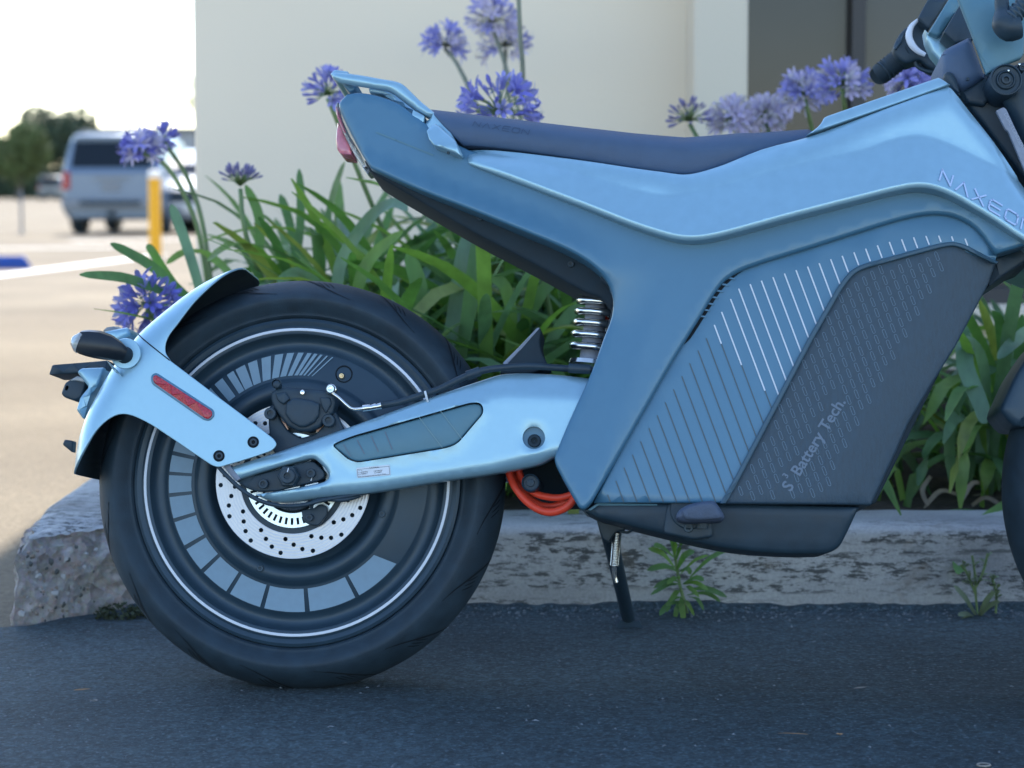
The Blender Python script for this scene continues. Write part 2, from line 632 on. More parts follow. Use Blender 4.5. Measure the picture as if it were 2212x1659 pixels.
def m_asphalt(nt, b):
    big = noise_tex(nt, 2.2, 5)
    fine = noise_tex(nt, 260, 6, rough=0.75)
    mid = noise_tex(nt, 40, 6, rough=0.65)
    c = ramp(nt, big, [(0.32, (0.021, 0.040, 0.050)), (0.68, (0.048, 0.080, 0.096))])  # base lifted towards blue to paint a glare veil over the asphalt
    c = mix(nt, 0.8, c, ramp(nt, mid, [(0.35, (0.50, 0.50, 0.52)), (0.65, (1.35, 1.35, 1.35))]), 'MULTIPLY')
    vc_ = voro(nt, 170)
    c = mix(nt, 0.85, c, ramp(nt, vc_.outputs['Color'], [(0.15, (0.60, 0.60, 0.60)), (0.85, (1.45, 1.45, 1.45))]), 'MULTIPLY')
    sp = ramp(nt, fine, [(0.66, (0, 0, 0)), (0.76, (0.07, 0.10, 0.13))])
    c = mix(nt, 1.0, c, sp, 'ADD')
    spk = noise_tex(nt, 130, 4, rough=0.6, stretch=(1, 1.0, 1))
    c = mix(nt, 1.0, c, ramp(nt, spk, [(0.55, (0, 0, 0)), (0.66, (0.065, 0.085, 0.100))]), 'ADD')
    # pale scuffed patches
    sc_ = noise_tex(nt, 3.5, 8, rough=0.7, stretch=(1, 2.2, 1), dist=0.6)
    c = mix(nt, ramp(nt, sc_, [(0.60, (0, 0, 0)), (0.74, (0.32, 0.32, 0.32))]), c, (0.075, 0.105, 0.14))
    nt.links.new(c, b.inputs['Base Color'])
    b.inputs['Roughness'].default_value = 0.82
    n1 = bump(nt, mid, 1.0, 0.02)
    nt.links.new(bump(nt, fine, 0.7, 0.004, n1), b.inputs['Normal'])
M['asphalt'] = node_mat('dark_asphalt', m_asphalt)

def m_kerb(nt, b):
    big = noise_tex(nt, 4, 5, stretch=(0.5, 1, 1.6))
    streak = noise_tex(nt, 62, 7, stretch=(0.42, 1, 1.5), rough=0.75)
    band = noise_tex(nt, 3.6, 4, stretch=(0.35, 0.6, 6.5), rough=0.6)
    fine = noise_tex(nt, 180, 5)
    c = ramp(nt, big, [(0.28, (0.26, 0.265, 0.275)), (0.5, (0.38, 0.385, 0.385)), (0.72, (0.49, 0.49, 0.485))])
    c = mix(nt, 0.5, c, ramp(nt, fine, [(0.3, (0.65, 0.65, 0.66)), (0.7, (1.2, 1.2, 1.2))]), 'MULTIPLY')
    k = mix(nt, 1.0, ramp(nt, streak, [(0.50, (0, 0, 0)), (0.56, (1, 1, 1))]), ramp(nt, band, [(0.40, (0, 0, 0)), (0.52, (0.9, 0.9, 0.9))]), 'MULTIPLY')
    c = mix(nt, k, c, (0.045, 0.05, 0.05))
    # rusty, earthy stains
    st = noise_tex(nt, 7, 6, stretch=(1, 1, 1.4), dist=0.8)
    c = mix(nt, ramp(nt, st, [(0.62, (0, 0, 0)), (0.74, (0.5, 0.5, 0.5))]), c, (0.15, 0.11, 0.07))
    nt.links.new(c, b.inputs['Base Color'])
    b.inputs['Roughness'].default_value = 0.9
    n1 = bump(nt, streak, 0.35, 0.006)
    nt.links.new(bump(nt, fine, 0.35, 0.003, n1), b.inputs['Normal'])
M['kerb'] = node_mat('weathered_concrete', m_kerb)

def m_broken(nt, b):
    v = voro(nt, 42)
    v2 = voro(nt, 150)
    fine = noise_tex(nt, 60, 7, rough=0.7)
    c = ramp(nt, v.outputs['Color'], [(0.0, (0.22, 0.21, 0.21)), (0.3, (0.40, 0.345, 0.32)), (0.55, (0.44, 0.41, 0.39)), (0.8, (0.34, 0.335, 0.345)), (1.0, (0.50, 0.45, 0.41))])
    c = mix(nt, 0.7, c, ramp(nt, fine, [(0.3, (0.45, 0.45, 0.47)), (0.7, (1.3, 1.25, 1.2))]), 'MULTIPLY')
    c = mix(nt, 0.06, c, v2.outputs['Color'], 'OVERLAY')
    nt.links.new(c, b.inputs['Base Color'])
    b.inputs['Roughness'].default_value = 0.9
    n1 = bump(nt, v.outputs['Distance'], 0.6, 0.02)
    nt.links.new(bump(nt, fine, 0.8, 0.012, n1), b.inputs['Normal'])
M['broken'] = node_mat('broken_aggregate', m_broken)
M['soil'] = mat('soil', (0.055, 0.042, 0.032), 0.95, 0, 0.4, 30, 0.8, 60)
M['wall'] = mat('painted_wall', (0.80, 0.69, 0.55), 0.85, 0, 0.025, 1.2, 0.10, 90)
M['mullion'] = mat('bronze_window_frame', (0.045, 0.045, 0.05), 0.45, 0.3)
M['glass'] = mat('dark_window_glass', (0.050, 0.052, 0.058), 0.12, 0, 0.2, 1.5, spec=0.35)
M['blind'] = mat('tan_blind', (0.30, 0.25, 0.18), 0.8, 0, 0.1, 8)
M['line'] = mat('line_paint', (0.74, 0.73, 0.70), 0.7, 0, 0.12, 9)
M['yellow'] = mat('yellow_paint', (0.80, 0.40, 0.010), 0.45, 0, 0.06, 20)
M['blue_stop'] = mat('blue_paint', (0.010, 0.060, 0.32), 0.55, 0, 0.1, 8)

# ---- ground sheets
g = add('ground', mesh('ground', [(-900, -40, -0.004), (900, -40, -0.004), (900, 1600, -0.004), (-900, 1600, -0.004)], [(0, 1, 2, 3)]), M['lot'])
tag(g, kind='structure')
edge = [(-9.0, 3.86), (-3.0, 3.90)]
for i in range(30):
    x = -1.6 + i * 0.026
    edge.append((x, 3.93 + 0.012 * mnoise.noise(Vector((x*9, 1.3, 0))) + (0.0 if x < -0.9 else 0.35 * (x + 0.9))))
edge += [(-0.80, 4.02), (-0.60, 4.18), (9.0, 4.18)]
av = [(x, y, 0.0) for x, y in edge] + [(9, 0.2, 0.0), (-9, 0.2, 0.0)]  # near edge cut back so the unseen sunlit lot adds fill light
asph = add('asphalt', mesh('asphalt', av, [tuple(range(len(av)))[::-1]]), M['asphalt'])
tag(asph, kind='structure')

V, Fc = [], []
for i in range(241):
    x = -0.74 + 3.2 * i / 240
    a = 0.010 + 0.016 * max(0, mnoise.noise(Vector((x*5, 2.1, 0)))) + 0.006 * mnoise.noise(Vector((x*31, 0.3, 0)))
    w = 0.022 + 0.035 * max(0, mnoise.noise(Vector((x*7, 5.7, 0)))) + 0.008 * mnoise.noise(Vector((x*40, 1, 0)))
    V += [(x, 4.105 - w, -0.0005), (x, 4.105 - w*0.55, 0.35*a), (x, 4.105 - w*0.2, 0.8*a), (x, 4.122, a), (x, 4.13, -0.001)]
for i in range(240):
    for k in range(4): Fc.append((i*5+k, (i+1)*5+k, (i+1)*5+k+1, i*5+k+1))
add('asphalt_edge', mesh('asphalt_edge', V, Fc, 180), M['asphalt'], asph)

def ground_strip(name, a, b, w, z=0.004, m=None):
    a, b = Vector(a), Vector(b)
    t = (b - a).normalized(); s = Vector((-t.y, t.x, 0)) * w / 2
    V = [a + s, a - s, b - s, b + s]
    for v in V: v.z = z - 0.004
    o = add(name, mesh(name, V, [(0, 1, 2, 3)]), m or M['line'])
    return tag(o, kind='structure')
ground_strip('lot_line_or_shadow', on_z(-60, 602), on_z(345, 551), 0.22, 0.004)
ground_strip('lot_line_or_shadow', on_z(-80, 537), on_z(330, 533), 0.30, 0.004)
ground_strip('lot_line_or_shadow', on_z(-90, 500), on_z(120, 499), 0.25, 0.004, mat('shadow_strip', (0.28, 0.26, 0.24), 0.8))  # grey strip stands for a thin shadow across the lot
ground_strip('lot_line_or_shadow', on_z(-80, 466), on_z(125, 466), 0.6, 0.004, mat('tar_seam', (0.22, 0.21, 0.20), 0.8))
ground_strip('lot_line_or_shadow', on_z(150, 520), on_z(420, 516), 0.35, 0.004)

# ---- planter kerb: front run, broken corner, side run
outer, inner, rough = [], [], []
def kp(o, i, r): outer.append(o); inner.append(i); rough.append(r)
xs = np.concatenate([np.linspace(4.0, 1.9, 40), np.linspace(1.88, -0.60, 160)])
for x in xs: kp((x, 4.105), (max(x, -0.70), 4.33), 0.0)
for t in np.linspace(0, 1, 26)[1:]: kp((-0.60 - 0.15*t, 4.105 - 0.035*t*t), (-0.70, 4.33), min(1, 0.25 + t*1.6))
for t in np.linspace(0, 1, 40)[1:]: kp((-0.75 - 0.13*t, 4.07 - 0.125*t), (-0.70, 4.33), 1.0)
for t in np.linspace(0, 1, 40)[1:]: kp((-0.88 - 0.045*t, 3.945 + 0.26*t), (-0.70, 4.33), 1.0 - 0.5*t)
for t in np.linspace(0, 1, 60)[1:]: kp((-0.925, 4.205 + 4.5*t**1.5), (-0.70, max(4.33, 4.205 + 4.5*t**1.5)), max(0, 0.5 - 4*t))
prof = [(0.0, -0.02)] + [(0.012*t + 0.004, 0.135*t) for t in np.linspace(0, 1, 22)] + [(0.020, 0.143), (0.030, 0.1485), (0.045, 0.150)] + [(o_, 0.151) for o_ in np.linspace(0.06, 0.225, 14)] + [(0.228, 0.145), (0.229, 0.06)]
V, Fc, matid = [], [], []
np_ = len(prof)
for (o, i_, r) in zip(outer, inner, rough):
    O, I = Vector((*o, 0)), Vector((*i_, 0))
    dirn = (I - O); ln = dirn.length; dirn.normalize()
    for (off, z) in prof:
        q = off / 0.229 * max(ln, 0.2) if off > 0.05 else off
        p = O + dirn * q; p.z = z
        n1 = mnoise.fractal(p * 14, 1.0, 2.0, 4)
        n2 = mnoise.fractal(p * 60, 1.0, 2.0, 3)
        n3 = mnoise.noise(p * 34) 
        face = 1.0 if off < 0.045 else 0.25
        amp = 0.0016 * n1 + 0.0008 * n2
        if r > 0:
            amp += r * (0.014 * n1 + 0.012 * n3 * (1 if off < 0.06 else .3) + 0.004 * n2)
            # worn top arris and ragged base
            amp += r * face * 0.035 * max(0, (z - 0.10) / 0.05) ** 2
            p.z -= r * (0.010 * max(0, n3) + 0.006*max(0, n1)) * (1 if z > 0.12 else 0.2)
            p.z -= r * 0.022 * max(0, 1 - off / 0.05) * (1 if z > 0.13 else 0)
        p += dirn * amp * (face if r == 0 else 1.0)
        if off > 0.045: p.z += 0.0012 * n1
        V.append(p)
for s in range(len(outer) - 1):
    for k in range(np_ - 1):
        Fc.append((s*np_+k, s*np_+k+1, (s+1)*np_+k+1, (s+1)*np_+k))
        rr = (rough[s] + rough[s+1]) / 2
        nz = mnoise.noise(Vector((outer[s][0]*20, prof[k][1]*30, outer[s][1]*20)))
        matid.append(1 if rr > 0.30 + 0.25*nz and prof[k][0] < 0.035 else 0)
kme = mesh('kerb', V, Fc, 60)
bm = bmesh.new(); bm.from_mesh(kme); bmesh.ops.recalc_face_normals(bm, faces=bm.faces); bm.to_mesh(kme); bm.free()
kerb = add('kerb', kme, M['kerb'])
kme.materials.append(M['broken'])
kme.polygons.foreach_set('material_index', matid)
tag(kerb, kind='structure')
kbv = bvh(kerb)

def pebble(name, r, seed, squash=(1, 1, 1), sub=2):
    bm = bmesh.new()
    bmesh.ops.create_icosphere(bm, subdivisions=sub, radius=1)
    for v in bm.verts:
        k = 1 + 0.35 * mnoise.noise(v.co * 1.3 + Vector((seed*3.1, seed, 0)))
        v.co = Vector((v.co.x * squash[0], v.co.y * squash[1], v.co.z * squash[2])) * k * r
    me = bpy.data.meshes.new(name); bm.to_mesh(me); bm.free(); me.shade_smooth(); me.set_sharp_from_angle(angle=R(35))
    return me
stone_m = [mat('aggregate_%s' % n, c, 0.8, 0, 0.2, 60, 0.3, 120) for n, c in (('dark', (0.10, 0.105, 0.105)), ('pink', (0.36, 0.28, 0.25)), ('pale', (0.42, 0.41, 0.41)), ('brown', (0.26, 0.21, 0.175)))]
stone_me = []
for i in range(4):
    for j in range(2):
        s = pebble('stone', 1.0, i*2+j, (1, 0.8, 0.75 + 0.3*j), 1); s.materials.append(stone_m[i]); stone_me.append(s)
placed = 0
for t in range(400):
    px_, py_ = rnd.uniform(44, 205), rnd.uniform(1128, 1345)
    d = ray(px_, py_)
    h = kbv.ray_cast(CAM, d.normalized())
    if not h[0]: continue
    if h[0].z > 0.128 or h[0].x > -0.70 or abs(h[1].z) > 0.75: continue
    o = bpy.data.objects.new('stone', rnd.choice(stone_me)); col.objects.link(o); o.parent = kerb
    s = rnd.choice([0.003, 0.0035, 0.004, 0.005, 0.006, 0.008])
    o.location = h[0] + d.normalized() * s * rnd.uniform(0.35, 0.85); o.scale = (s, s, s)
    o.rotation_euler = (rnd.uniform(0, 6), rnd.uniform(0, 6), rnd.uniform(0, 6))
    placed += 1
    if placed >= 110: break

# soil in the planter
n = 40
V, Fc = [], []
for i in range(n + 1):
    for j in range(16):
        x = -0.72 + 5.0 * i / n; y = 4.31 + 2.35 * j / 15
        V.append((x, y, 0.125 + 0.03 * mnoise.noise(Vector((x*3, y*3, 0))) + 0.11*min(1, j/8)))
for i in range(n):
    for j in range(15):
        Fc.append((i*16+j, (i+1)*16+j, (i+1)*16+j+1, i*16+j+1))
tag(add('soil', mesh('soil', V, Fc, 180), M['soil']), kind='structure')

# ---- building with pilaster and dark window
def box(name, lo, hi, m, parent=None, bev=0.0):
    bm = bmesh.new()
    bmesh.ops.create_cube(bm, size=1)
    for v in bm.verts:
        v.co = Vector([(lo[k] + hi[k]) / 2 + v.co[k] * (hi[k] - lo[k]) for k in range(3)])
    if bev > 0:
        bmesh.ops.bevel(bm, geom=bm.edges[:], offset=bev, segments=2, profile=0.5, affect='EDGES')
    me = bpy.data.meshes.new(name); bm.to_mesh(me); bm.free()
    return add(name, me, m, parent)
YW = 6.5
bx0 = at(422.5, 500, YW).x
bld = empty('building', (bx0, YW, 0))
tag(bld, 'cream painted building wall with dark window behind the agapanthus', 'building')
bld_parts = []
HB = 5.4
xp0 = at(1480, 300, YW).x; xp1 = at(1615, 300, YW - 0.28).x
def bpart(*a, **k):
    o = box(*a, **k); o.parent = bld; o.location = (-bx0, -YW, 0); return o
bpart('wall', (bx0, YW, -0.1), (xp0 + 0.06, YW + 9, HB), M['wall'], bev=0.01)
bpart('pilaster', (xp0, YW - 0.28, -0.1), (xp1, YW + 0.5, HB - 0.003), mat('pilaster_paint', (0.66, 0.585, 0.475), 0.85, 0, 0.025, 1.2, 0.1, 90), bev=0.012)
bpart('wall', (xp1 - 0.02, YW + 0.30, -0.1), (7.5, YW + 9, 0.42), M['wall'], bev=0.005)
bpart('wall', (xp1 - 0.02, YW + 0.30, 3.0), (7.5, YW + 9.01, HB - 0.006), M['wall'], bev=0.005)
bpart('wall', (4.6, YW + 0.29, -0.1), (7.51, YW + 9.02, HB - 0.004), M['wall'], bev=0.005)
bpart('parapet_cap', (bx0 - 0.03, YW - 0.03, HB), (7.5, YW + 9.1, HB + 0.08), M['wall'], bev=0.01)
fx0 = xp1 - 0.01
xm = at(1848, 100, YW + 0.4).x
wf = bpart('window_frame', (fx0, YW + 0.36, 0.42), (fx0 + 0.03, YW + 0.44, 3.0), M['mullion'], bev=0.004)
bpart('window_frame', (xm - 0.022, YW + 0.34, 0.42), (xm + 0.022, YW + 0.44, 3.0), M['mullion'], bev=0.004)
bpart('window_frame', (2.55, YW + 0.34, 0.42), (2.61, YW + 0.44, 3.0), M['mullion'], bev=0.004)
bpart('window_frame', (fx0, YW + 0.345, 0.42), (4.6, YW + 0.45, 0.47), M['mullion'], bev=0.004)
bpart('window_sill', (fx0 - 0.02, YW + 0.22, 0.36), (4.6, YW + 0.46, 0.415), M['wall'], bev=0.006)
for a, b in ((fx0 + 0.03, xm - 0.022), (xm + 0.022, 2.55), (2.61, 4.6)):
    bpart('window_pane', (a, YW + 0.40, 0.47), (b, YW + 0.412, 3.0), M['glass'])

# ---- things out in the lot
def cyl_mesh(name, r, h, n=24, r2=None, dome=0.0):
    prof = [(r, 0), (r if r2 is None else r2, h), ((r if r2 is None else r2) * 0.7, h + dome), (0.0005, h + dome * 1.3)]
    V, Fc = [], []
    for i in range(n):
        a = 2*math.pi*i/n
        for rr, z in prof: V.append((rr*math.cos(a), rr*math.sin(a), z))
    k = len(prof)
    for i in range(n):
        j = (i+1) % n
        for q in range(k-1): Fc.append((i*k+q, j*k+q, j*k+q+1, i*k+q+1))
    return mesh(name, V, Fc, 40)
bp = on_z(336, 562)
boll = empty('bollard', bp); tag(boll, 'yellow steel bollard with white top beyond the planter', 'bollard')
dm = 27.0 / F * bp.y
hb = at(336, 385, bp.y).z
add('post', cyl_mesh('post', dm/2, hb), M['yellow'], boll)
cp = add('cap', cyl_mesh('cap', dm/2*1.03, at(336, 372, bp.y).z - hb, dome=0.02), M['line'], boll); cp.location = (0, 0, hb)
add('base_collar', cyl_mesh('base_collar', dm/2*1.5, 0.03), M['kerb'], boll)

ws = on_z(-70, 580)
wr = on_z(66, 580)
h_ = 27.0 / F * wr.y
V = []
for x in (wr.x - 1.8, wr.x):
    e = 0.06 if x == wr.x else -0.06
    V += [(x, wr.y - 0.075, 0), (x, wr.y + 0.10, 0), (x - e*1.2, wr.y + 0.05, h_), (x - e*1.2, wr.y - 0.045, h_), (x, wr.y - 0.07, h_*0.5)]
wsme = mesh('wheel_stop', V, [(0, 5, 9, 4), (4, 9, 8, 3), (3, 8, 7, 2), (2, 7, 6, 1), (0, 4, 3, 2, 1), (5, 6, 7, 8, 9), (0, 1, 6, 5)])
tag(add('wheel_stop', wsme, M['blue_stop']), 'blue painted concrete wheel stop at the left edge of the lot', 'wheel stop')

def car(name, loc, rz, dims, paint, label, suv=True, rear=True):
    W, Ln, H = dims
    root = empty(name, loc); root.rotation_euler = (0, 0, rz)
    tag(root, label, 'car')
    zb = 0.62 * H if suv else 0.64 * H
    if suv:
        st = [(0.0, 0.30, zb*0.96, 0.90), (0.04, 0.27, zb + 0.02, 0.97), (0.10, 0.25, H*0.93, 1.0), (0.35, 0.24, H*0.99, 1.0), (1.6, 0.24, H, 1.0), (2.5, 0.24, H*0.985, 1.0), (2.95, 0.24, H*0.92, 1.0), (3.55, 0.24, zb + 0.05, 1.0), (Ln - 0.35, 0.26, zb - 0.05, 0.97), (Ln, 0.32, zb - 0.28, 0.86)]
    else:
        st = [(0.0, 0.30, zb*0.90, 0.88), (0.3, 0.24, zb + 0.02, 0.97), (0.8, 0.22, zb + 0.06, 1.0), (1.4, 0.22, H*0.97, 1.0), (2.0, 0.22, H, 1.0), (2.7, 0.22, H*0.95, 1.0), (3.4, 0.22, zb + 0.05, 1.0), (Ln - 0.5, 0.22, zb - 0.06, 0.97), (Ln - 0.08, 0.24, zb - 0.22, 0.90), (Ln, 0.30, zb - 0.32, 0.84)]
    V, Fc = [], []
    for y, z0, zt, ws_ in st:
        w = W/2*ws_
        belt = min(zb, zt - 0.02)
        tp = 0.80 if zt > zb + 0.15 else 0.93
        ring = [(w*0.86, z0), (w*0.97, z0 + 0.10), (w, zb*0.62), (w*0.985, belt), (w*(tp+0.03), zt - 0.06 if zt > zb + .15 else zt - 0.012), (w*tp*0.93, zt)]
        ring = ring + [(-x, z) for x, z in ring[::-1]]
        V += [(x, y, z) for x, z in ring]
    k = 12
    for s in range(len(st) - 1):
        for q in range(k):
            Fc.append((s*k+q, s*k+(q+1) % k, (s+1)*k+(q+1) % k, (s+1)*k+q))
    Fc.append(tuple(range(k))); Fc.append(tuple((len(st)-1)*k+q for q in range(k))[::-1])
    me = mesh('body', V, Fc, 40)
    bm = bmesh.new(); bm.from_mesh(me); bmesh.ops.recalc_face_normals(bm, faces=bm.faces); bm.to_mesh(me); bm.free()
    body_ = add('body', me, paint, root)
    def quad(nm, pts, m):
        return add(nm, mesh(nm, pts, [(0, 1, 2, 3)]), m, root)
    gl_ = M['car_glass']
    if suv:
        quad('rear_window', [(-W*0.405, 0.035, zb + 0.06), (W*0.405, 0.035, zb + 0.06), (W*0.365, 0.085, H*0.905), (-W*0.365, 0.085, H*0.905)], gl_)
        box('roof_spoiler', (-W*0.37, 0.02, H*0.925), (W*0.37, 0.30, H*0.965), paint, root, 0.01)
        for s in (-1, 1):
            box('tail_light', (s*W*0.445 - 0.07, -0.02, zb - 0.32), (s*W*0.445 + 0.06, 0.10, zb - 0.02), M['car_red'], root, 0.015)
            box('roof_rail', (s*W*0.34 - 0.02, 0.4, H - 0.005), (s*W*0.34 + 0.02, 2.4, H + 0.05), M['black'], root, 0.008)
        box('bumper', (-W*0.49, -0.10, 0.42), (W*0.49, 0.16, 0.62), M['car_grey'], root, 0.03)
        box('bumper_step', (-W*0.30, -0.13, 0.50), (W*0.30, -0.08, 0.58), M['black'], root, 0.01)
        box('number_plate', (-0.16, -0.025, zb - 0.34), (0.16, -0.005, zb - 0.19), M['car_grey'], root)
        box('tailgate_handle', (-0.30, -0.03, zb - 0.15), (0.30, -0.004, zb - 0.10), M['car_grey'], root, 0.005)
        box('tow_hitch', (-0.05, -0.16, 0.32), (0.05, 0.3, 0.40), M['black'], root, 0.01)
        box('underbody', (-W*0.40, 0.2, 0.24), (W*0.40, Ln - 0.4, 0.45), M['black'], root)
    else:
        y1 = Ln - 1.62
        quad('windscreen', [(W*0.40, 2.72, H*0.935), (-W*0.40, 2.72, H*0.935), (-W*0.445, 3.36, zb + 0.085), (W*0.445, 3.36, zb + 0.085)], gl_)
        for s in (-1, 1):
            box('headlamp', (s*W*0.36 - 0.14, Ln - 0.16, zb - 0.32), (s*W*0.36 + 0.14, Ln - 0.03, zb - 0.18), M['clear'], root, 0.02)
        box('grille', (-W*0.24, Ln - 0.06, zb - 0.42), (W*0.24, Ln + 0.01, zb - 0.22), M['black'], root, 0.01)
        box('bumper', (-W*0.46, Ln - 0.25, 0.24), (W*0.46, Ln + 0.05, 0.46), M['car_grey'], root, 0.04)
        box('number_plate', (-0.16, Ln + 0.05, 0.36), (0.16, Ln + 0.062, 0.46), M['line'], root)
    for s in (-1, 1):
        box('door_mirror', (s*(W/2 + 0.10) - 0.09, (3.2 if suv else 3.05), zb + 0.02), (s*(W/2 + 0.10) + 0.09, (3.32 if suv else 3.15), zb + 0.17), paint, root, 0.03)
        V_ = [(s*W*0.497, 0.45 if suv else 1.0, zb + 0.03), (s*W*0.497, 3.3 if suv else 3.2, zb + 0.03), (s*W*0.425, 2.8 if suv else 2.6, H*0.93), (s*W*0.425, 0.5 if suv else 1.5, H*0.93)]
        quad('side_window', V_, gl_)
        for y in (0.85, Ln - 0.95):
            r = 0.37 if suv else 0.32
            V2, F2 = [], []
            pr = [(0.001, 0.115), (r*0.58, 0.12), (r*0.62, 0.10), (r*0.95, 0.11), (r, 0.07), (r, -0.07), (r*0.95, -0.11), (r*0.5, -0.11), (0.001, -0.11)]
            for i in range(20):
                a = 2*math.pi*i/20
                for rr, xx in pr: V2.append((s*(W/2 - 0.13) + s*xx, y + rr*math.cos(a), r + rr*math.sin(a)))
            for i in range(20):
                for q in range(len(pr)-1): F2.append((i*9+q, ((i+1) % 20)*9+q, ((i+1) % 20)*9+q+1, i*9+q+1))
            wh = add('wheel', mesh('wheel', V2, F2, 40), M['rubber'], root)
            wh.data.materials.append(M['car_grey'])
            wh.data.polygons.foreach_set('material_index', [1 if q < 1 else 0 for i in range(20) for q in range(8)])
    return root
M['car_silver'] = mat('silver_car_paint', (0.13, 0.185, 0.27), 0.4, 0.3, 0.02, 3, coat=0.5)
M['car_white'] = mat('white_car_paint', (0.70, 0.72, 0.74), 0.35, 0, 0.02, 3, coat=0.5)
M['car_dark'] = mat('grey_car_paint', (0.20, 0.23, 0.27), 0.35, 0.3, 0.02, 3, coat=0.5)
M['car_glass'] = mat('car_glass', (0.004, 0.010, 0.022), 0.15, 0, 0, spec=0.15)
M['car_grey'] = mat('car_trim_grey', (0.20, 0.22, 0.25), 0.5)
M['car_red'] = mat('tail_light_red', (0.35, 0.015, 0.02), 0.25)
D1 = 39.0
c1 = at(240, 400, D1)
car('parked_car', (c1.x, D1, 0), R(-2), (1.72, 4.6, (507 - 287) / F * D1), M['car_silver'], 'silver four wheel drive seen from behind across the lot')
c2 = at(436, 400, 40)
car('parked_car', (c2.x, 44.5, 0), R(178), (1.80, 4.6, 1.50), M['car_white'], 'pale car facing the camera, half hidden by the building corner', suv=False)
c3 = at(-55, 400, 150)
car('parked_car', (c3.x, 150, 0), R(90), (1.75, 4.5, 1.4), M['car_white'], 'white car far off at the left edge before the trees', suv=False)
c4 = at(108, 400, 165)
car('parked_car', (c4.x, 165, 0), R(5), (1.8, 4.5, 1.75), M['car_dark'], 'dark grey car far off under the round trees')

# distant trees, hedge and low building
def leaf_cloud(name, blobs, count, size, seed):
    r = random.Random(seed)
    V, Fc = [], []
    for _ in range(count):
        c, rad = r.choice(blobs)
        while True:
            d = Vector((r.uniform(-1, 1), r.uniform(-1, 1), r.uniform(-1, 1)))
            if 0.05 < d.length < 1: break
        d = d.normalized() * (d.length ** 0.45)
        p = Vector(c) + Vector((d.x*rad[0], d.y*rad[1], d.z*rad[2]))
        u = Vector((r.gauss(0, 1), r.gauss(0, 1), r.gauss(0, 1))).normalized()
        w = u.cross(Vector((r.gauss(0, 1), r.gauss(0, 1), r.gauss(0, 1)))).normalized()
        s = size * r.uniform(0.6, 1.4)
        i = len(V)
        V += [p - u*s, p + w*s*0.5, p + u*s, p - w*s*0.5]
        Fc.append((i, i+1, i+2, i+3))
    return mesh(name, V, Fc)
def far_tree(px, py, D, rx, rz, label, seed, g=None, m=None, n=9000):
    c = at(px, py, D)
    k = D / F
    root = empty('tree', (c.x, D, 0)); tag(root, label, 'tree', g)
    X, Z = rx*k, rz*k
    zc = c.z
    r = random.Random(seed)
    blobs = [((0, 0, zc), (X*0.75, X*0.75, Z*0.75))]
    for i in range(9):
        a = r.uniform(0, 6.28); e = r.uniform(-0.3, 0.9)
        blobs.append(((X*0.55*math.cos(a), X*0.5*math.sin(a), zc + Z*0.5*e), (X*0.5, X*0.5, Z*0.45)))
    add('crown', leaf_cloud('crown', blobs, n, 0.045*X + 0.05, seed), m or M['tree_leaf'], root)
    add('trunk', tube_mesh('trunk', [(0, 0, 0), (0.05*X, 0, zc*0.4), (-0.04*X, 0, zc*0.8), (0, 0, zc + Z*0.3)], [0.10*X, 0.08*X, 0.06*X, 0.03*X], n=8), M['bark'], root)
M['tree_leaf'] = mat('far_foliage', (0.055, 0.085, 0.050), 0.7, 0, 0.45, 0.8)
M['tree_leaf2'] = mat('far_foliage_bright', (0.100, 0.140, 0.050), 0.7, 0, 0.4, 0.8)
M['bark'] = mat('bark', (0.10, 0.08, 0.06), 0.9, 0, 0.3, 6)
far_tree(122, 312, 175, 86, 104, 'tall round dark tree beyond the lot', 3)
far_tree(38, 335, 160, 72, 88, 'lower tree with yellow green crown at the left edge', 4, m=M['tree_leaf2'])
far_tree(185, 362, 190, 50, 62, 'small dark tree beside the silver vehicle', 9)
far_tree(424, 225, 120, 27, 96, 'slim tree peeping out beside the building corner', 6, n=700, m=M['tree_leaf2'])
far_tree(-60, 345, 170, 74, 80, 'dark tree cut off by the left edge', 8)
hd = at(100, 415, 200)
hx0, hx1 = at(-200, 415, 200).x, at(440, 415, 200).x
hed = add('hedge', leaf_cloud('hedge', [((hx0 + (hx1-hx0)*i/24, 200, 1.0), (1.6, 1.0, 1.7)) for i in range(25)], 16000, 0.30, 5), M['tree_leaf'])
tag(hed, 'long low dark hedge along the far side of the lot', 'hedge')
fb0, fb1 = at(150, 300, 230).x, at(520, 300, 230).x
lb = empty('building', (fb0, 230, 0)); tag(lb, 'low grey warehouse roof far behind the parked cars', 'building')
o = box('wall', (fb0, 230, 0), (fb1, 250, at(300, 284, 230).z), mat('warehouse_wall', (0.30, 0.31, 0.33), 0.8, 0, 0.1, 0.3)); o.parent = lb; o.location = (-fb0, -230, 0)
o = box('roof', (fb0 - 0.4, 229.6, at(300, 284, 230).z), (fb1 + 0.4, 250.4, at(300, 275, 230).z), mat('warehouse_roof', (0.16, 0.17, 0.18), 0.8, 0, 0.1, 0.3)); o.parent = lb; o.location = (-fb0, -230, 0)
pp = on_z(47, 505)
lp = empty('sign_post', pp); tag(lp, 'thin grey post standing in the lot left of the silver vehicle', 'post')
add('post', cyl_mesh('post', 0.025, at(47, 412, pp.y).z), M['car_grey'], lp)
add('base_plate', cyl_mesh('base_plate', 0.08, 0.015), M['car_grey'], lp)
# ================================================================== MOTORCYCLE
bike = empty('electric_motorcycle', ROOT)
bike.rotation_euler = (BR.to_euler())
tag(bike, 'pale blue electric motorcycle parked on its stand against the kerb', 'motorcycle')

AX = (0.0, TYRE_R)     # rear axle

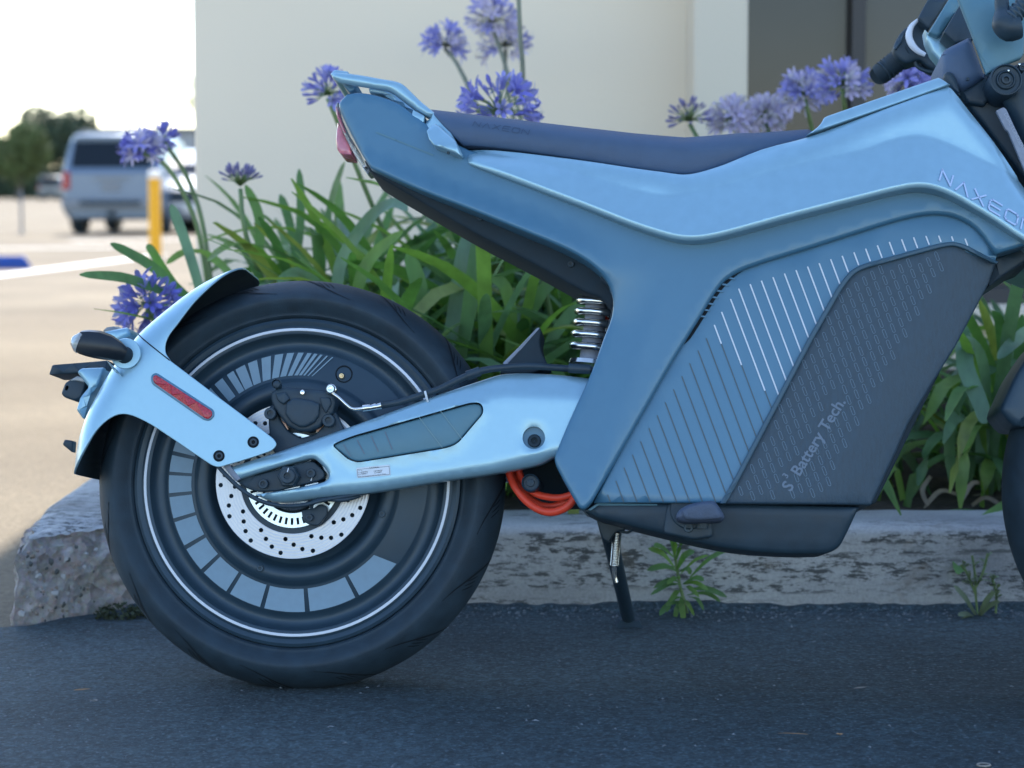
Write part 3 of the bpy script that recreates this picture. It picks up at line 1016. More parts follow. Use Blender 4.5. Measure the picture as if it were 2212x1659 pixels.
# ---------------------------------------------------------------- wheels
def tyre_profile():
    h = [(0.244, -0.046), (0.2455, -0.051), (0.249, -0.0548), (0.2515, -0.0552), (0.2535, -0.0568), (0.258, -0.0605),
         (0.265, -0.0668), (0.2705, -0.0696), (0.2725, -0.0698), (0.2755, -0.0688), (0.283, -0.0635), (0.2915, -0.0530),
         (0.2985, -0.0400), (0.3040, -0.0250), (0.3070, -0.0115), (0.3080, 0.0)]
    h = [(r * WS, y) for r, y in h]
    return h + [(r, -y) for r, y in h[-2::-1]]

def tread_point(s, a):
    """s: -1 near shoulder .. 0 crown; a: angle"""
    pr = [(0.2735, -0.0697), (0.283, -0.0637), (0.2915, -0.0532), (0.2985, -0.0402), (0.3040, -0.0252), (0.3070, -0.0117), (0.3082, 0.0)]
    t = (1 + s) * 6
    i = min(int(t), 5)
    f = t - i
    r = (pr[i][0] + (pr[i+1][0] - pr[i][0]) * f) * WS + 0.0004
    y = pr[i][1] + (pr[i+1][1] - pr[i][1]) * f - 0.0002
    return (r * math.cos(a), y, r * math.sin(a))

def groove_mesh(path, w):
    V, Fc = [], []
    n = len(path)
    for i, (s, a) in enumerate(path):
        p = Vector(tread_point(s, a))
        q = Vector(tread_point(*path[min(i+1, n-1)])) - Vector(tread_point(*path[max(i-1, 0)]))
        nrm = Vector((p.x, p.y * 2.2, p.z)).normalized()
        side = q.cross(nrm).normalized() * (w * (0.25 + 0.75 * math.sin(math.pi * (i + .6) / (n + .2))))
        V += [p + side, p - side]
    for i in range(n - 1):
        Fc.append((2*i, 2*i+1, 2*i+3, 2*i+2))
    return mesh('groove_shade', V, Fc, 180)  # dark strips laid on the tread paint the shade of its grooves

rim_half = [(0.2455, -0.044), (0.2440, -0.0535), (0.2395, -0.0560), (0.2360, -0.0548), (0.2330, -0.0535), (0.2295, -0.0560),
            (0.2240, -0.0565), (0.2205, -0.0550), (0.2170, -0.0470), (0.2120, -0.0405), (0.2060, -0.0390), (0.2000, -0.0410),
            (0.1960, -0.0450), (0.1935, -0.0470), (0.1560, -0.0478), (0.1535, -0.0490), (0.1500, -0.0560), (0.1450, -0.0605), (0.1390, -0.0612),
            (0.1320, -0.0600), (0.1270, -0.0550), (0.1235, -0.0480), (0.1200, -0.0455), (0.0700, -0.0450), (0.0400, -0.0500), (0.0010, -0.0520)]
rim_half = [(r * WS, y) for r, y in rim_half]
wheel = lathe('rear_wheel', AX, rim_half + [(r, -y) for r, y in rim_half[::-1]], M['rim'], bike, n=128, sharp=40)
tyre = lathe('tyre', AX, tyre_profile(), M['rubber'], wheel, n=144, sharp=35)
g1 = [groove_mesh([(-0.86 + 0.86*t, 0.30 * t**0.6 + 0.02*math.sin(3*t)) for t in [i/10 for i in range(11)]], 0.0026),
      groove_mesh([(-0.60 + 0.22*t, 0.045*t) for t in [i/4 for i in range(5)]], 0.0013)]
g1[0].materials.append(M['tread_dark']); g1[1].materials.append(M['tread_dark'])
for k in range(16):
    a = 2 * math.pi * k / 16 + 0.12
    o = bpy.data.objects.new('groove_shade', g1[0]); col.objects.link(o); o.parent = wheel
    o.location = (AX[0], 0, AX[1]); o.rotation_euler = (0, -a, 0)
    for q in range(3):
        o = bpy.data.objects.new('sipe_shade', g1[1]); col.objects.link(o); o.parent = wheel
        o.location = (AX[0], 0, AX[1]); o.rotation_euler = (0, -(a + 0.10 + 0.026*q), 0)
# white ring
lathe('rim_pinstripe', AX, [(0.2292*WS, -0.0568), (0.2286*WS, -0.0573), (0.2256*WS, -0.0576), (0.2250*WS, -0.0570)], M['stripe_white'], wheel, n=128)
# printed segments, growing round the wheel (angles measured clockwise from the right)
segs = [(40.5, 60), (62, 83), (85.2, 103.4), (105.4, 120), (122, 135), (137, 148), (150, 161.2), (163, 172.6), (174.4, 182.4), (184, 191.4),
        (193.3, 200.4), (202.4, 209.2), (211.3, 217.8), (220, 226.2), (228.5, 233), (235.4, 238.8), (239.6, 244.3), (245.3, 249.6), (251.2, 255.6), (256.9, 260.7), (261.9, 265.1),
        (266.5, 269.0), (270.3, 272.2), (273.1, 274.6), (275.6, 276.7), (278.2, 278.9), (280.6, 281.2)]
for a0, a1 in segs:
    V, Fc = [], []
    n = max(2, int((a1 - a0) / 2.5))
    sl = 8.0 * min(1, max(0, (a0 - 236) / 44)) if a0 > 230 else -4.0
    for i in range(n + 1):
        a = R(a0 + (a1 - a0) * i / n)
        tw = R(sl * (0 if a0 < 230 and a0 > 41 else 1)) if (a0 > 230 or i == 0) else 0
        for r, s in ((0.1590*WS, -0.5), (0.1930*WS, 0.5)):
            aa = a + tw * s
            V.append((AX[0] + r * math.cos(aa), -0.0484, AX[1] - r * math.sin(aa)))
    for i in range(n):
        Fc.append((2*i, 2*i+1, 2*i+3, 2*i+2))
    k = len(V)
    V += [(x, y + 0.0004, z) for x, y, z in V]
    Fc += [tuple(q + k for q in f[::-1]) for f in Fc]
    add('rim_graphic', mesh('rim_graphic', V, Fc), M['rim_gfx'], wheel)
for a in (20, 111, 201, 291):
    c = (AX[0] + 0.1385*WS*math.cos(R(a)), AX[1] - 0.1385*WS*math.sin(R(a)))
    lathe('hub_screw', c, [(0.0052, -0.058), (0.0052, -0.0640), (0.0044, -0.0648), (0.0026, -0.0648), (0.0024, -0.0625), (0.0003, -0.0622)], M['rim'], wheel, n=16)
# valve opening and brass valve
vc = L(743, 808, -0.048)
lathe('valve_opening', vc, [(0.0135, -0.0480), (0.0130, -0.0486), (0.0118, -0.0484), (0.0112, -0.0470), (0.0002, -0.0466)], M['tread_dark'], wheel, n=28)
vc2 = L(738, 812, -0.052)
lathe('valve', vc2, [(0.0042, -0.046), (0.0042, -0.0525), (0.0036, -0.0540), (0.0022, -0.0540), (0.0016, -0.0560), (0.0002, -0.0562)], M['gold'], wheel, n=16)

# ---- brake disc with drilled holes
def ring_plate(name, r0, r1, y0, th, holes, m, parent, n=120):
    """flat ring with round/slot holes given as polygons in (x, z) about the axle"""
    r0 *= WS; r1 *= WS
    holes = [[(a*WS, b*WS) for a, b in h] for h in holes]
    outer = [(r1*math.cos(2*math.pi*i/n), r1*math.sin(2*math.pi*i/n)) for i in range(n)]
    inner = [(r0*math.cos(2*math.pi*i/n), r0*math.sin(2*math.pi*i/n)) for i in range(n)]
    loops = [outer, inner] + holes
    pts, edges = [], []
    for lp in loops:
        s = len(pts); pts += lp
        edges += [(s+i, s+(i+1) % len(lp)) for i in range(len(lp))]
    res = delaunay_2d_cdt([Vector(p) for p in pts], edges, [], 0, 1e-8)
    V = np.array([(v.x, v.y) for v in res[0]])
    T = [f for f in res[2]]
    C = np.array([V[list(f)].mean(0) for f in T])
    rr = np.hypot(C[:, 0], C[:, 1])
    keep = (rr < r1) & (rr > r0 * math.cos(math.pi/n) * 0.999) & inside(C, outer) & ~inside(C, inner)
    for h in holes:
        near = np.hypot(C[:, 0] - np.mean([p[0] for p in h]), C[:, 1] - np.mean([p[1] for p in h])) < 0.03
        if near.any():
            idx = np.where(near & keep)[0]
            if len(idx):
                keep[idx[inside(C[idx], h)]] = False
    T = [f for f, k in zip(T, keep) if k]
    fx = []
    for a, b, c in T:
        ar = (V[b][0]-V[a][0])*(V[c][1]-V[a][1]) - (V[b][1]-V[a][1])*(V[c][0]-V[a][0])
        fx.append((a, b, c) if ar > 0 else (a, c, b))
    k = len(V)
    cnt = {}
    for f in fx:
        for e in ((f[0], f[1]), (f[1], f[2]), (f[2], f[0])):
            cnt.setdefault((min(e), max(e)), []).append(e)
    faces = fx + [(c+k, b+k, a+k) for a, b, c in fx]
    for es in cnt.values():
        if len(es) == 1:
            a, b = es[0]; faces.append((b, a, a+k, b+k))
    VV = [(AX[0]+v[0], y0, AX[1]+v[1]) for v in V] + [(AX[0]+v[0], y0+th, AX[1]+v[1]) for v in V]
    return add(name, mesh(name, VV, faces, 30), m, parent)

dh = []
for k in range(14):
    base = -90 + k * 360 / 14
    for r, a in ((0.0868, -6.2), (0.0945, 1.8), (0.1020, 9.0), (0.1078, 17.1)):
        t = R(base + a)
        cx, cz = r * math.cos(t), r * math.sin(t)
        dh.append([(cx + 0.0034*math.cos(2*math.pi*i/12), cz + 0.0034*math.sin(2*math.pi*i/12)) for i in range(12)])
M['disc'] = mat('brake_disc_steel', (0.46, 0.46, 0.48), 0.40, 0.85, 0.05, 60)
nt = M['disc'].node_tree
_w = nt.nodes.new('ShaderNodeTexWave'); _w.wave_type = 'RINGS'; _w.rings_direction = 'SPHERICAL'
_w.inputs['Scale'].default_value = 70; _w.inputs['Distortion'].default_value = 2.5; _w.inputs['Detail'].default_value = 4
_tc = nt.nodes.new('ShaderNodeTexCoord'); _mp = nt.nodes.new('ShaderNodeMapping')
_mp.inputs['Location'].default_value = (-AX[0], 0.085, -AX[1])
nt.links.new(_tc.outputs['Object'], _mp.inputs[0]); nt.links.new(_mp.outputs[0], _w.inputs['Vector'])
_b = nt.nodes.new('ShaderNodeBump'); _b.inputs['Strength'].default_value = 0.12; _b.inputs['Distance'].default_value = 0.002
nt.links.new(_w.outputs['Fac'], _b.inputs['Height']); nt.links.new(_b.outputs[0], nt.nodes['Principled BSDF'].inputs['Normal'])
disc = ring_plate('brake_disc', 0.0785, 0.1150, -0.0850, 0.004, dh, M['disc'], wheel)
lathe('disc_carrier', AX, [(0.0784*WS, -0.080), (0.0784*WS, -0.0838), (0.0705*WS, -0.0838), (0.0700*WS, -0.078), (0.050*WS, -0.070)], M['black'], wheel, n=72)
sh = []
for k in range(44):
    t = R(k * 360 / 44)
    er, et = np.array((math.cos(t), math.sin(t))), np.array((-math.sin(t), math.cos(t)))
    w = 0.0019
    sh.append([tuple(er*0.0555 - et*w), tuple(er*0.0655 - et*w), tuple(er*0.0655 + et*w), tuple(er*0.0555 + et*w)])
ring_plate('sensor_ring', 0.0485, 0.0698, -0.0862, 0.0025, sh, M['abs_ring'], wheel)
lathe('hub_boss', AX, [(0.046, -0.055), (0.046, -0.088), (0.040, -0.093), (0.022, -0.096), (0.018, -0.110), (0.001, -0.110)], M['steel'], wheel, n=48)

# ---- calliper on its bracket
brk = panel('calliper_bracket', fil([(579, 880), (596, 870), (604, 905), (622, 930), (650, 946), (680, 938), (700, 918), (706, 892), (724, 888), (742, 925), (760, 940), (700, 985), (600, 990), (585, 965), (580, 920)], 6),
            -0.104, M['black'], bike, thick=0.012, bevel=0.003, grid=0.02)
cal = panel('brake_calliper', fil([(584, 848), (598, 838), (618, 836), (660, 840), (702, 843), (722, 852), (725, 870), (719, 893), (703, 905), (690, 922), (668, 932), (645, 932), (622, 921), (606, 902), (592, 882), (585, 866)], 5),
            -0.120, M['black'], bike, thick=0.034, bevel=0.005, grid=0.012)
panel('piston_cover', fil([(617, 872), (632, 859), (655, 861), (672, 864), (690, 872), (688, 898), (678, 912), (660, 922), (645, 922), (628, 912), (616, 895)], 3),
      -0.129, M['black'], cal, thick=0.012, bevel=0.004, grid=0.012)
panel('calliper_rib', fil([(594, 850), (616, 846), (626, 862), (612, 874), (600, 866)], 3), -0.1255, M['black'], cal, thick=0.008, bevel=0.003, grid=0.012)
panel('calliper_rib', fil([(690, 858), (712, 858), (716, 872), (704, 893), (695, 880)], 3), -0.1255, M['black'], cal, thick=0.008, bevel=0.003, grid=0.012)
bolt('calliper_pin', 653, 847, -0.1275, 5.2, M['chrome'], cal, socket=False, h=0.006)
lathe('guide_pin_ring', L(597, 829, -0.122), [(0.0072, -0.112), (0.0072, -0.1225), (0.0066, -0.1235), (0.0060, -0.1225), (0.0058, -0.112)], M['chrome'], cal, n=24)
lathe('guide_pin_boot', L(598, 831, -0.124), [(0.0064, -0.112), (0.0062, -0.1250), (0.0050, -0.1285), (0.0030, -0.1295), (0.0003, -0.1297)], M['black'], cal, n=24)
bolt('calliper_bolt', 583, 893, -0.122, 13, M['black'], cal, h=0.014)
bolt('calliper_bolt', 709, 908, -0.122, 14, M['black'], cal, h=0.014)
panel('brake_pad', fil([(606, 907), (618, 914), (624, 928), (612, 930)], 2), -0.100, M['copper'], cal, thick=0.006, bevel=0.001, grid=0.02)
panel('brake_pad', fil([(684, 924), (700, 916), (704, 924), (696, 936), (682, 932)], 2), -0.100, M['copper'], cal, thick=0.006, bevel=0.001, grid=0.02)
bj = lathe('banjo_bolt', L(714, 840, -0.130), [(0.0088, -0.114), (0.0088, -0.123), (0.0080, -0.125), (0.0068, -0.126), (0.0066, -0.131), (0.0056, -0.1325), (0.0036, -0.1325), (0.0032, -0.130), (0.0003, -0.1298)], M['chrome'], cal, n=12, sharp=20)
tube('brake_pipe', [L3(716, 848, -0.124), L3(731, 858, -0.126), L3(747, 873, -0.127), L3(757, 881, -0.127), L3(768, 884, -0.127), L3(786, 882, -0.127)], 0.0028, M['chrome'], cal, n=12)
tube('hose_ferrule', [L3(784, 882, -0.127), L3(800, 880, -0.127), L3(803, 880, -0.127), L3(812, 878, -0.127), L3(815, 878, -0.127), L3(824, 876, -0.127)], [0.0055, 0.0055, 0.0048, 0.0056, 0.0047, 0.0055], M['chrome'], cal, n=14, sub=2)
hose_pts = [(822, 876), (860, 869), (900, 857), (950, 840), (1000, 816), (1045, 800), (1100, 793), (1150, 791), (1210, 795), (1262, 798), (1300, 800)]
tube('brake_hose', [L3(x, y, -0.120 if x < 1200 else -0.105) for x, y in hose_pts], 0.0052, M['black'], bike, n=12)
for (a, b) in (((1008, 812), (1037, 802)), ((1228, 795), (1275, 798))):
    tube('hose_sleeve', [L3(a[0], a[1], -0.120), L3(b[0], b[1], -0.119)], 0.0075, M['black'], bike, n=14)
tube('hose_clip', [L3(918, 845, -0.128), L3(921, 857, -0.1285), L3(924, 868, -0.124)], 0.0018, M['sticker'], bike, n=8)

# ---------------------------------------------------------------- swingarm
sw_out = curve([(494, 1010, 1), (598, 975.5), (761, 918), (940, 852), (1040, 818), (1078, 806), (1110, 803), (1163, 803.5), (1230, 809), (1285, 816, 1), (1285, 985, 1),
                (1205, 985), (1170, 1001), (1145, 1008), (1052, 1025), (959, 1038), (799, 1064), (687, 1075.5), (625, 1083), (600, 1084), (574, 1079), (550, 1068, 1),
                (625, 1056), (690, 1043), (705, 1036), (709, 1026), (704, 1015), (684, 995), (676, 991), (664, 992), (590, 1012), (509, 1037, 1)], 3)
sw_in = fil([(716, 961, 10), (756, 943, 20), (1018, 869, 20), (1041, 870, 16), (1046, 892, 14), (988, 960, 16), (962, 969, 20), (772, 1000, 18), (752, 993, 14)], 8)
YS = -0.132
_sx0, _sx1 = L(600, 1000, YS)[0], L(1200, 900, YS)[0]
_lp = [L(*p, YS) for p in ((598, 990), (940, 880), (1090, 850), (1290, 858))]
def sw_depth(x, z, d):
    # upper chamfer faces the sky, main face nearly vertical, and the lower edge tucks under
    xs = np.array([p[0] for p in _lp]); zs = np.array([p[1] for p in _lp])
    zl = np.interp(x, xs, zs)
    sp = lambda v, w=0.008: np.where(v > w, v, np.where(v < -w, 0, (v + w)**2 / (4*w)))
    up = np.minimum(sp(z - zl), 0.06)
    xb = np.array([L(p, 1000, YS)[0] for p in (574, 800, 1060, 1210)])
    zb = np.array([L(q[0], q[1], YS)[1] for q in ((574, 1068), (800, 1048), (1060, 1008), (1210, 972))])
    dn = np.minimum(sp(np.interp(x, xb, zb) - z), 0.05)
    hd = seg_dist(np.stack([x, z], 1), _swin)
    return up * 0.55 + dn * 0.65 - 0.003 * np.exp(-(hd / 0.005) ** 2)
_swin = [L(*p[:2], YS) for p in sw_in]
hole_px = circ(1153, 945.5, 24.5, 28)
_swl = []
_dl = [L(q[0], q[1], YS) for q in ((574, 1068), (800, 1048), (1060, 1008), (1210, 972))]
for o_ in (-0.008, -0.003, 0.003, 0.008):
    _swl.append([(p[0], p[1] + o_) for p in _lp]); _swl.append([(p[0], p[1] + o_) for p in _dl])
swing = panel('swingarm', sw_out, YS, M['paint'], bike, thick=0.036, bevel=0.006, depth=sw_depth, grid=0.009, holes=[sw_in, hole_px], round_holes=0.0014, sharp=40, lines=_swl)
panel('swingarm_inset', fil([(718, 962, 10), (757, 946, 20), (1018, 872, 20), (1039, 873, 16), (1043, 892, 14), (986, 958, 16), (961, 966, 20), (773, 997, 18), (754, 991, 14)], 8),
      YS + 0.003, M['teal'], swing, thick=0.02, bevel=0.003, grid=0.03)
ins = YS + 0.0028
for x0, x1 in ((862, 935), (908, 972)):
    quads_print('inset_mark', stroke([(x0+40, 897 - (x0-862)*0.3), (x0 + 93, 966 - (x0-862)*0.3)], 2), ins, mat('inset_mark', (0.15, 0.26, 0.30), 0.5), swing)
for k in range(4):
    quads_print('inset_mark', stroke([(742 + k*30, 960 - k*9), (757 + k*30, 985 - k*5)], 1.4), ins, mat('inset_mark_warm', (0.14, 0.15, 0.20), 0.5), swing)
lathe('pivot_recess', L(1153, 945.5, YS), [(0.0172, YS + 0.003), (0.0168, YS + 0.014), (0.0003, YS + 0.0145)], M['paint_dark'], swing, n=28)
bolt('pivot_bolt', 1154, 952, YS + 0.008, 14.0, M['black_matt'], swing, h=0.008)
# far arm of the swingarm
far = panel('swingarm_far_arm', sw_out, YS, M['paint'], bike, thick=0.03, bevel=0.005, grid=0.03)
far.data.transform(Matrix.Diagonal((1, -1, 1, 1))); far.data.flip_normals()
panel('swingarm_bridge', fil([(1095, 830), (1280, 830), (1280, 970), (1110, 970)], 10), -0.10, M['black'], bike, thick=0.2, bevel=0.004, grid=0.05)
# axle plate in the slot
axp = panel('axle_plate', fil([(508, 1038), (592, 1016), (664, 996), (678, 997), (700, 1018), (701, 1030), (690, 1038), (600, 1060), (556, 1062), (535, 1056)], 5), YS + 0.012, M['black'], bike, thick=0.02, bevel=0.002, grid=0.03)
nutc = L(620, 1028, -0.150)
nut = [(0.0168, -0.118), (0.0168, -0.1395), (0.0150, -0.1425), (0.0118, -0.1425), (0.0114, -0.1485), (0.0100, -0.1495), (0.0052, -0.1495), (0.0048, -0.1450), (0.0003, -0.1445)]
lathe('axle_nut', nutc, nut[3:], M['black'], axp, n=32)
lathe('axle_hex', nutc, nut[:4] + [(0.0050, -0.1425)], M['black'], axp, n=6, sharp=20)
bolt('adjuster_bolt', 568, 1045, -0.1285, 11, M['black'], axp, h=0.010)
bolt('adjuster_bolt', 671, 1022, -0.1285, 10, M['black'], axp, h=0.010)
quads_print('paint_mark', stroke([(623, 1012), (621, 1019)], 2), -0.1497, M['sticker'], axp)
quads_print('paint_mark', stroke([(674, 1030), (672, 1038)], 2), -0.1225, M['sticker'], axp)
panel('arm_trim', fil([(481, 1006), (494, 1003), (520, 1034), (509, 1040)], 3), YS - 0.001, M['grey_plate'], bike, thick=0.01, bevel=0.001)

# ---- caution sticker with its writing
swb = bvh(swing)
stk = [(769.5, 1011), (842, 1003.5), (844, 1026.5), (771.5, 1033)]
_sv, _sf, _ = sheet([L(*p, YS) for p in fil(stk, 2.5)], [], 0.006, [])
sticker = flat_print('caution_sticker', [tuple(v) for v in _sv], _sf, M['sticker'], swing, on=swb, y=YS, off=0.0009)
def place_text(name, body, px, py, ux, h_px, m, parent, on, y, bold=0.0, off=0.0011, slant=0.0):
    """text starting at picture point (px, py); ux = direction (dx, dy) of the writing; h_px letter height"""
    V, Fc = text_polys(body, 1.0, bold)
    u = np.array(ux, float); u /= np.linalg.norm(u)
    v = np.array((u[1], -u[0]))
    s = h_px / 0.70
    V2 = [L(px + (u[0]*a + v[0]*b + u[0]*slant*b)*s, py + (u[1]*a + v[1]*b + u[1]*slant*b)*s, y) for a, b in V]
    return flat_print(name, V2, Fc, m, parent, on, y, off)
du = (72.5, -7.3)
place_text('sticker_heading', 'CAUTION', 797.5, 1013.0, du, 3.4, M['ink'], sticker, swb, YS)
bo = [(771.8, 1014.6), (840.6, 1007.3), (842.2, 1024.6), (773.6, 1031.4)]
quads_print('sticker_border', stroke([bo[0], bo[1]], 0.7) + stroke([bo[1], bo[2]], 0.7) + stroke([bo[2], bo[3]], 0.7) + stroke([bo[3], bo[0]], 0.7), YS, M['ink'], sticker, on=swb, off=0.0012)
for tx, x, y in (('Tire Size:', 773.4, 1018.0), ('Front 120/70-17', 773.8, 1022.4), ('Rear 140/60-17', 807.5, 1018.9), ('Front 200kPa', 774.0, 1026.2), ('Rear 200kPa', 808.2, 1022.9)):
    place_text('sticker_line', tx, x, y, du, 2.2, M['ink'], sticker, swb, YS)
place_text('sticker_line', 'Note: The tire pressure must not ride over 300kPa', 774.6, 1030.6, du, 2.0, M['ink'], sticker, swb, YS)
quads_print('sticker_box', stroke([(780.6, 1019.6), (793.6, 1018.2), (793.9, 1022.0), (780.9, 1023.4)], 0.5, True) + stroke([(811.6, 1016.4), (824.0, 1015.2), (824.3, 1018.8), (811.9, 1020.0)], 0.5, True), YS, M['ink'], sticker, on=swb, off=0.0012)

# ---- sensor, wiring under the arm
panel('wheel_sensor_bracket', fil([(650, 1102), (678, 1098), (690, 1088), (706, 1094), (706, 1112), (688, 1136), (668, 1134), (655, 1126)], 6), -0.103, M['black'], bike, thick=0.010, bevel=0.002, grid=0.03)
bolt('sensor_bolt', 668, 1118, -0.110, 8, M['black'], bike, h=0.006)
tube('sensor_cable', [L3(x, y, yy) for x, y, yy in ((468, 1004, -0.1345), (492, 1030, -0.139), (525, 1060, -0.139), (565, 1083, -0.138), (610, 1093, -0.132), (655, 1091, -0.128), (700, 1080, -0.126), (760, 1070, -0.120), (800, 1062, -0.112))], 0.0032, M['black'], bike, n=10)
tube('sensor_cable', [L3(x, y, yy) for x, y, yy in ((672, 1098, -0.114), (676, 1084, -0.118), (700, 1078, -0.122), (740, 1080, -0.122), (778, 1070, -0.112))], 0.0034, M['black'], bike, n=10)

# ---------------------------------------------------------------- rear mudguard (hugger)
YF = -0.146
FH = -YF
rear_edge = [(134.5, 1019), (136.4, 1003), (142, 963), (149, 930), (163.7, 888), (189, 839), (211, 799), (232, 768), (258, 735), (281, 707), (310, 680), (342, 653.5), (380, 624), (418, 598.5), (450, 581.5), (473, 571.5), (492, 564.5), (507, 561)]
near_edge = [(507, 561), (496, 568), (473, 588), (446, 618), (418, 650), (398, 678), (382, 701), (367, 721), (359, 738), (356.5, 752), (359, 765), (368, 778)]
arm = [(368, 779.5), (480, 864), (586, 944), (596, 956), (595, 965), (582, 975.5), (480, 1007.5), (466, 1008), (451, 1001), (338, 924.5), (302, 904.5), (277, 895.5), (256, 895.5), (233, 906.5), (207, 930), (182, 966.5), (156.4, 1003), (142, 1017.5)]
gout = curve([(*rear_edge[0], 1)] + rear_edge[1:-1] + [(*rear_edge[-1], 1)] + near_edge[1:-1] + [(*near_edge[-1], 1)] + [(*arm[0], 1)] + arm[1:], 3)
_re = [L(*p, YF) for p in curve(rear_edge, 3, closed=False)]
_topz = L(300, 720, YF)[1]
def mud_depth(x, z, d):
    # d = distance from the rear/top ridge: wraps round to the centre line
    W = 0.060
    t = np.clip(d / W, 0, 1)
    wrap = (1 - np.sqrt(np.maximum(1 - (1 - t) ** 3.0, 0)))
    k = np.where(z > _topz, 1.0, 1.0)
    return wrap * FH * 0.62 * k
V, T, poly = sheet([L(p[0], p[1], YF) for p in gout], [], 0.009, [0.0012, 0.003, 0.007])
extra_d = seg_dist(V, _re, closed=False)
y = YF + mud_depth(V[:, 0], V[:, 1], extra_d)
fx = []
for a, b, c in T:
    ar = (V[b][0]-V[a][0])*(V[c][1]-V[a][1]) - (V[b][1]-V[a][1])*(V[c][0]-V[a][0])
    fx.append((a, b, c) if ar > 0 else (a, c, b))
k = len(V)
VV = [(V[i][0], y[i], V[i][1]) for i in range(k)]
# far half mirrored, joined by a crown strip along the ridge
VV += [(V[i][0], -y[i], V[i][1]) for i in range(k)]
fx += [(c+k, b+k, a+k) for a, b, c in fx[:]]
ridge = [i for i in range(k) if extra_d[i] < 1e-6]
rp = np.array(_re)
def _arc(i):
    d = ((rp - V[i]) ** 2).sum(1)
    j = int(d.argmin())
    a = rp[max(j-1, 0)]; b = rp[min(j+1, len(rp)-1)]
    return j + float(np.dot(V[i] - rp[j], (b - a)) / (np.dot(b-a, b-a) + 1e-12)) * 2
ridge.sort(key=_arc)
for a, b in zip(ridge[:-1], ridge[1:]):
    fx.append((a, b, b + k, a + k))
fender_me = mesh('rear_mudguard', VV, fx, 40)
bm = bmesh.new(); bm.from_mesh(fender_me); bmesh.ops.recalc_face_normals(bm, faces=bm.faces); bm.to_mesh(fender_me); bm.free()
fender = add('rear_mudguard', fender_me, M['paint'], bike)
fender_me.materials.append(M['black_matt'])
so = fender.modifiers.new('thickness', 'SOLIDIFY'); so.thickness = 0.003; so.offset = -1; so.material_offset = 1; so.material_offset_rim = 0
fb = bvh(fender)
quads_print('mudguard_seam', stroke([(282, 712), (323, 744), (366, 778)], 2.4), YF, M['tread_dark'], fender, on=fb, off=0.0012)
refl = fil([(322, 812, 12), (334, 806, 12), (460, 884, 9), (456, 900, 9), (446, 906, 9), (330, 826, 12)], 8)
panel('side_reflector', fil([(329, 814), (336, 809), (458, 888), (458, 898), (451, 905), (443, 904), (331, 826)], 7), YF - 0.0045, M['red'], fender, thick=0.008, bevel=0.002, grid=0.03)
quads_print('reflector_mark', stroke([(394, 856), (390, 862)], 1.2) + stroke([(396, 866), (402, 870)], 1.0) + stroke([(410, 864), (405, 872)], 1.2), YF - 0.0045, mat('reflector_mark', (0.52, 0.025, 0.06), 0.3), fender, off=0.0006)
panel('reflector_frame', fil([(325, 812), (336, 804), (462, 886), (463, 900), (452, 909), (441, 908), (327, 829)], 9), YF - 0.0022, M['paint_dark'], fender, thick=0.004, bevel=0.001, grid=0.03)
for bx, by in ((547, 955), (473, 985)):
    lathe('bolt_recess', L(bx, by, YF), [(0.0088, YF - 0.0002), (0.0083, YF - 0.0016), (0.0072, YF - 0.0010), (0.0003, YF - 0.0006)], M['tread_dark'], fender, n=24)
    bolt('mudguard_bolt', bx, by, YF - 0.0030, 8.2, M['black'], fender, h=0.004)
# plate holder, lamp and indicator behind the mudguard
panel('plate_holder', fil([(105, 809), (112, 788, 4), (200, 781), (232, 778), (228, 800), (170, 806)], 2), -0.03, M['black'], bike, thick=0.09, bevel=0.003, grid=0.04)
panel('plate_bracket', fil([(165, 803, 8), (174, 795, 8), (224, 793), (212, 830), (196, 850), (178, 905), (164, 885), (172, 858), (190, 836)], 4), -0.045, M['paint'], bike, thick=0.10, bevel=0.005, grid=0.03)
panel('plate_lamp', fil([(131, 850), (140, 826, 8), (158, 816), (186, 822), (175, 860), (160, 866), (138, 858)], 5), -0.035, M['black'], bike, thick=0.08, bevel=0.004, grid=0.03, holes=[fil([(139, 842), (143, 832), (149, 834), (146, 844)], 3)])
panel('plate_lamp_cap', fil([(150, 822), (166, 812), (188, 818), (184, 826), (162, 822)], 3), -0.04, M['clear'], bike, thick=0.05, bevel=0.002, grid=0.03)
panel('mudguard_tab', fil([(134, 960), (139, 949), (158, 952), (156, 978)], 4), -0.02, M['black'], bike, thick=0.02, bevel=0.003, grid=0.03)

def pod(name, pxpy_list, y_list, r_list, m, parent, sq=0.8, tilt=0.0, n=14):
    """streamlined housing lofted along a line; r_list = (vertical, lateral) radii"""
    P = [L3(p[0], p[1], yy) for p, yy in zip(pxpy_list, y_list)]
    V, Fc = [], []
    for i, p in enumerate(P):
        t = (P[min(i+1, len(P)-1)] - P[max(i-1, 0)]).normalized()
        side = Vector((0, 1, 0)); side = (side - t * side.dot(t)).normalized()
        upv = t.cross(side).normalized()
        rv, rl = r_list[i]
        for k in range(n):
            a = 2*math.pi*k/n
            V.append(p + upv * rv * math.copysign(abs(math.cos(a))**sq, math.cos(a)) + side * rl * math.copysign(abs(math.sin(a))**sq, math.sin(a)))
    for i in range(len(P)-1):
        for k in range(n):
            k2 = (k+1) % n
            Fc.append((i*n+k, (i+1)*n+k, (i+1)*n+k2, i*n+k2))
    Fc.append(tuple(range(n))); Fc.append(tuple((len(P)-1)*n+k for k in range(n))[::-1])
    me = mesh(name, V, Fc, 32)
    bm = bmesh.new(); bm.from_mesh(me); bmesh.ops.recalc_face_normals(bm, faces=bm.faces); bm.to_mesh(me); bm.free()
    return add(name, me, m, parent)
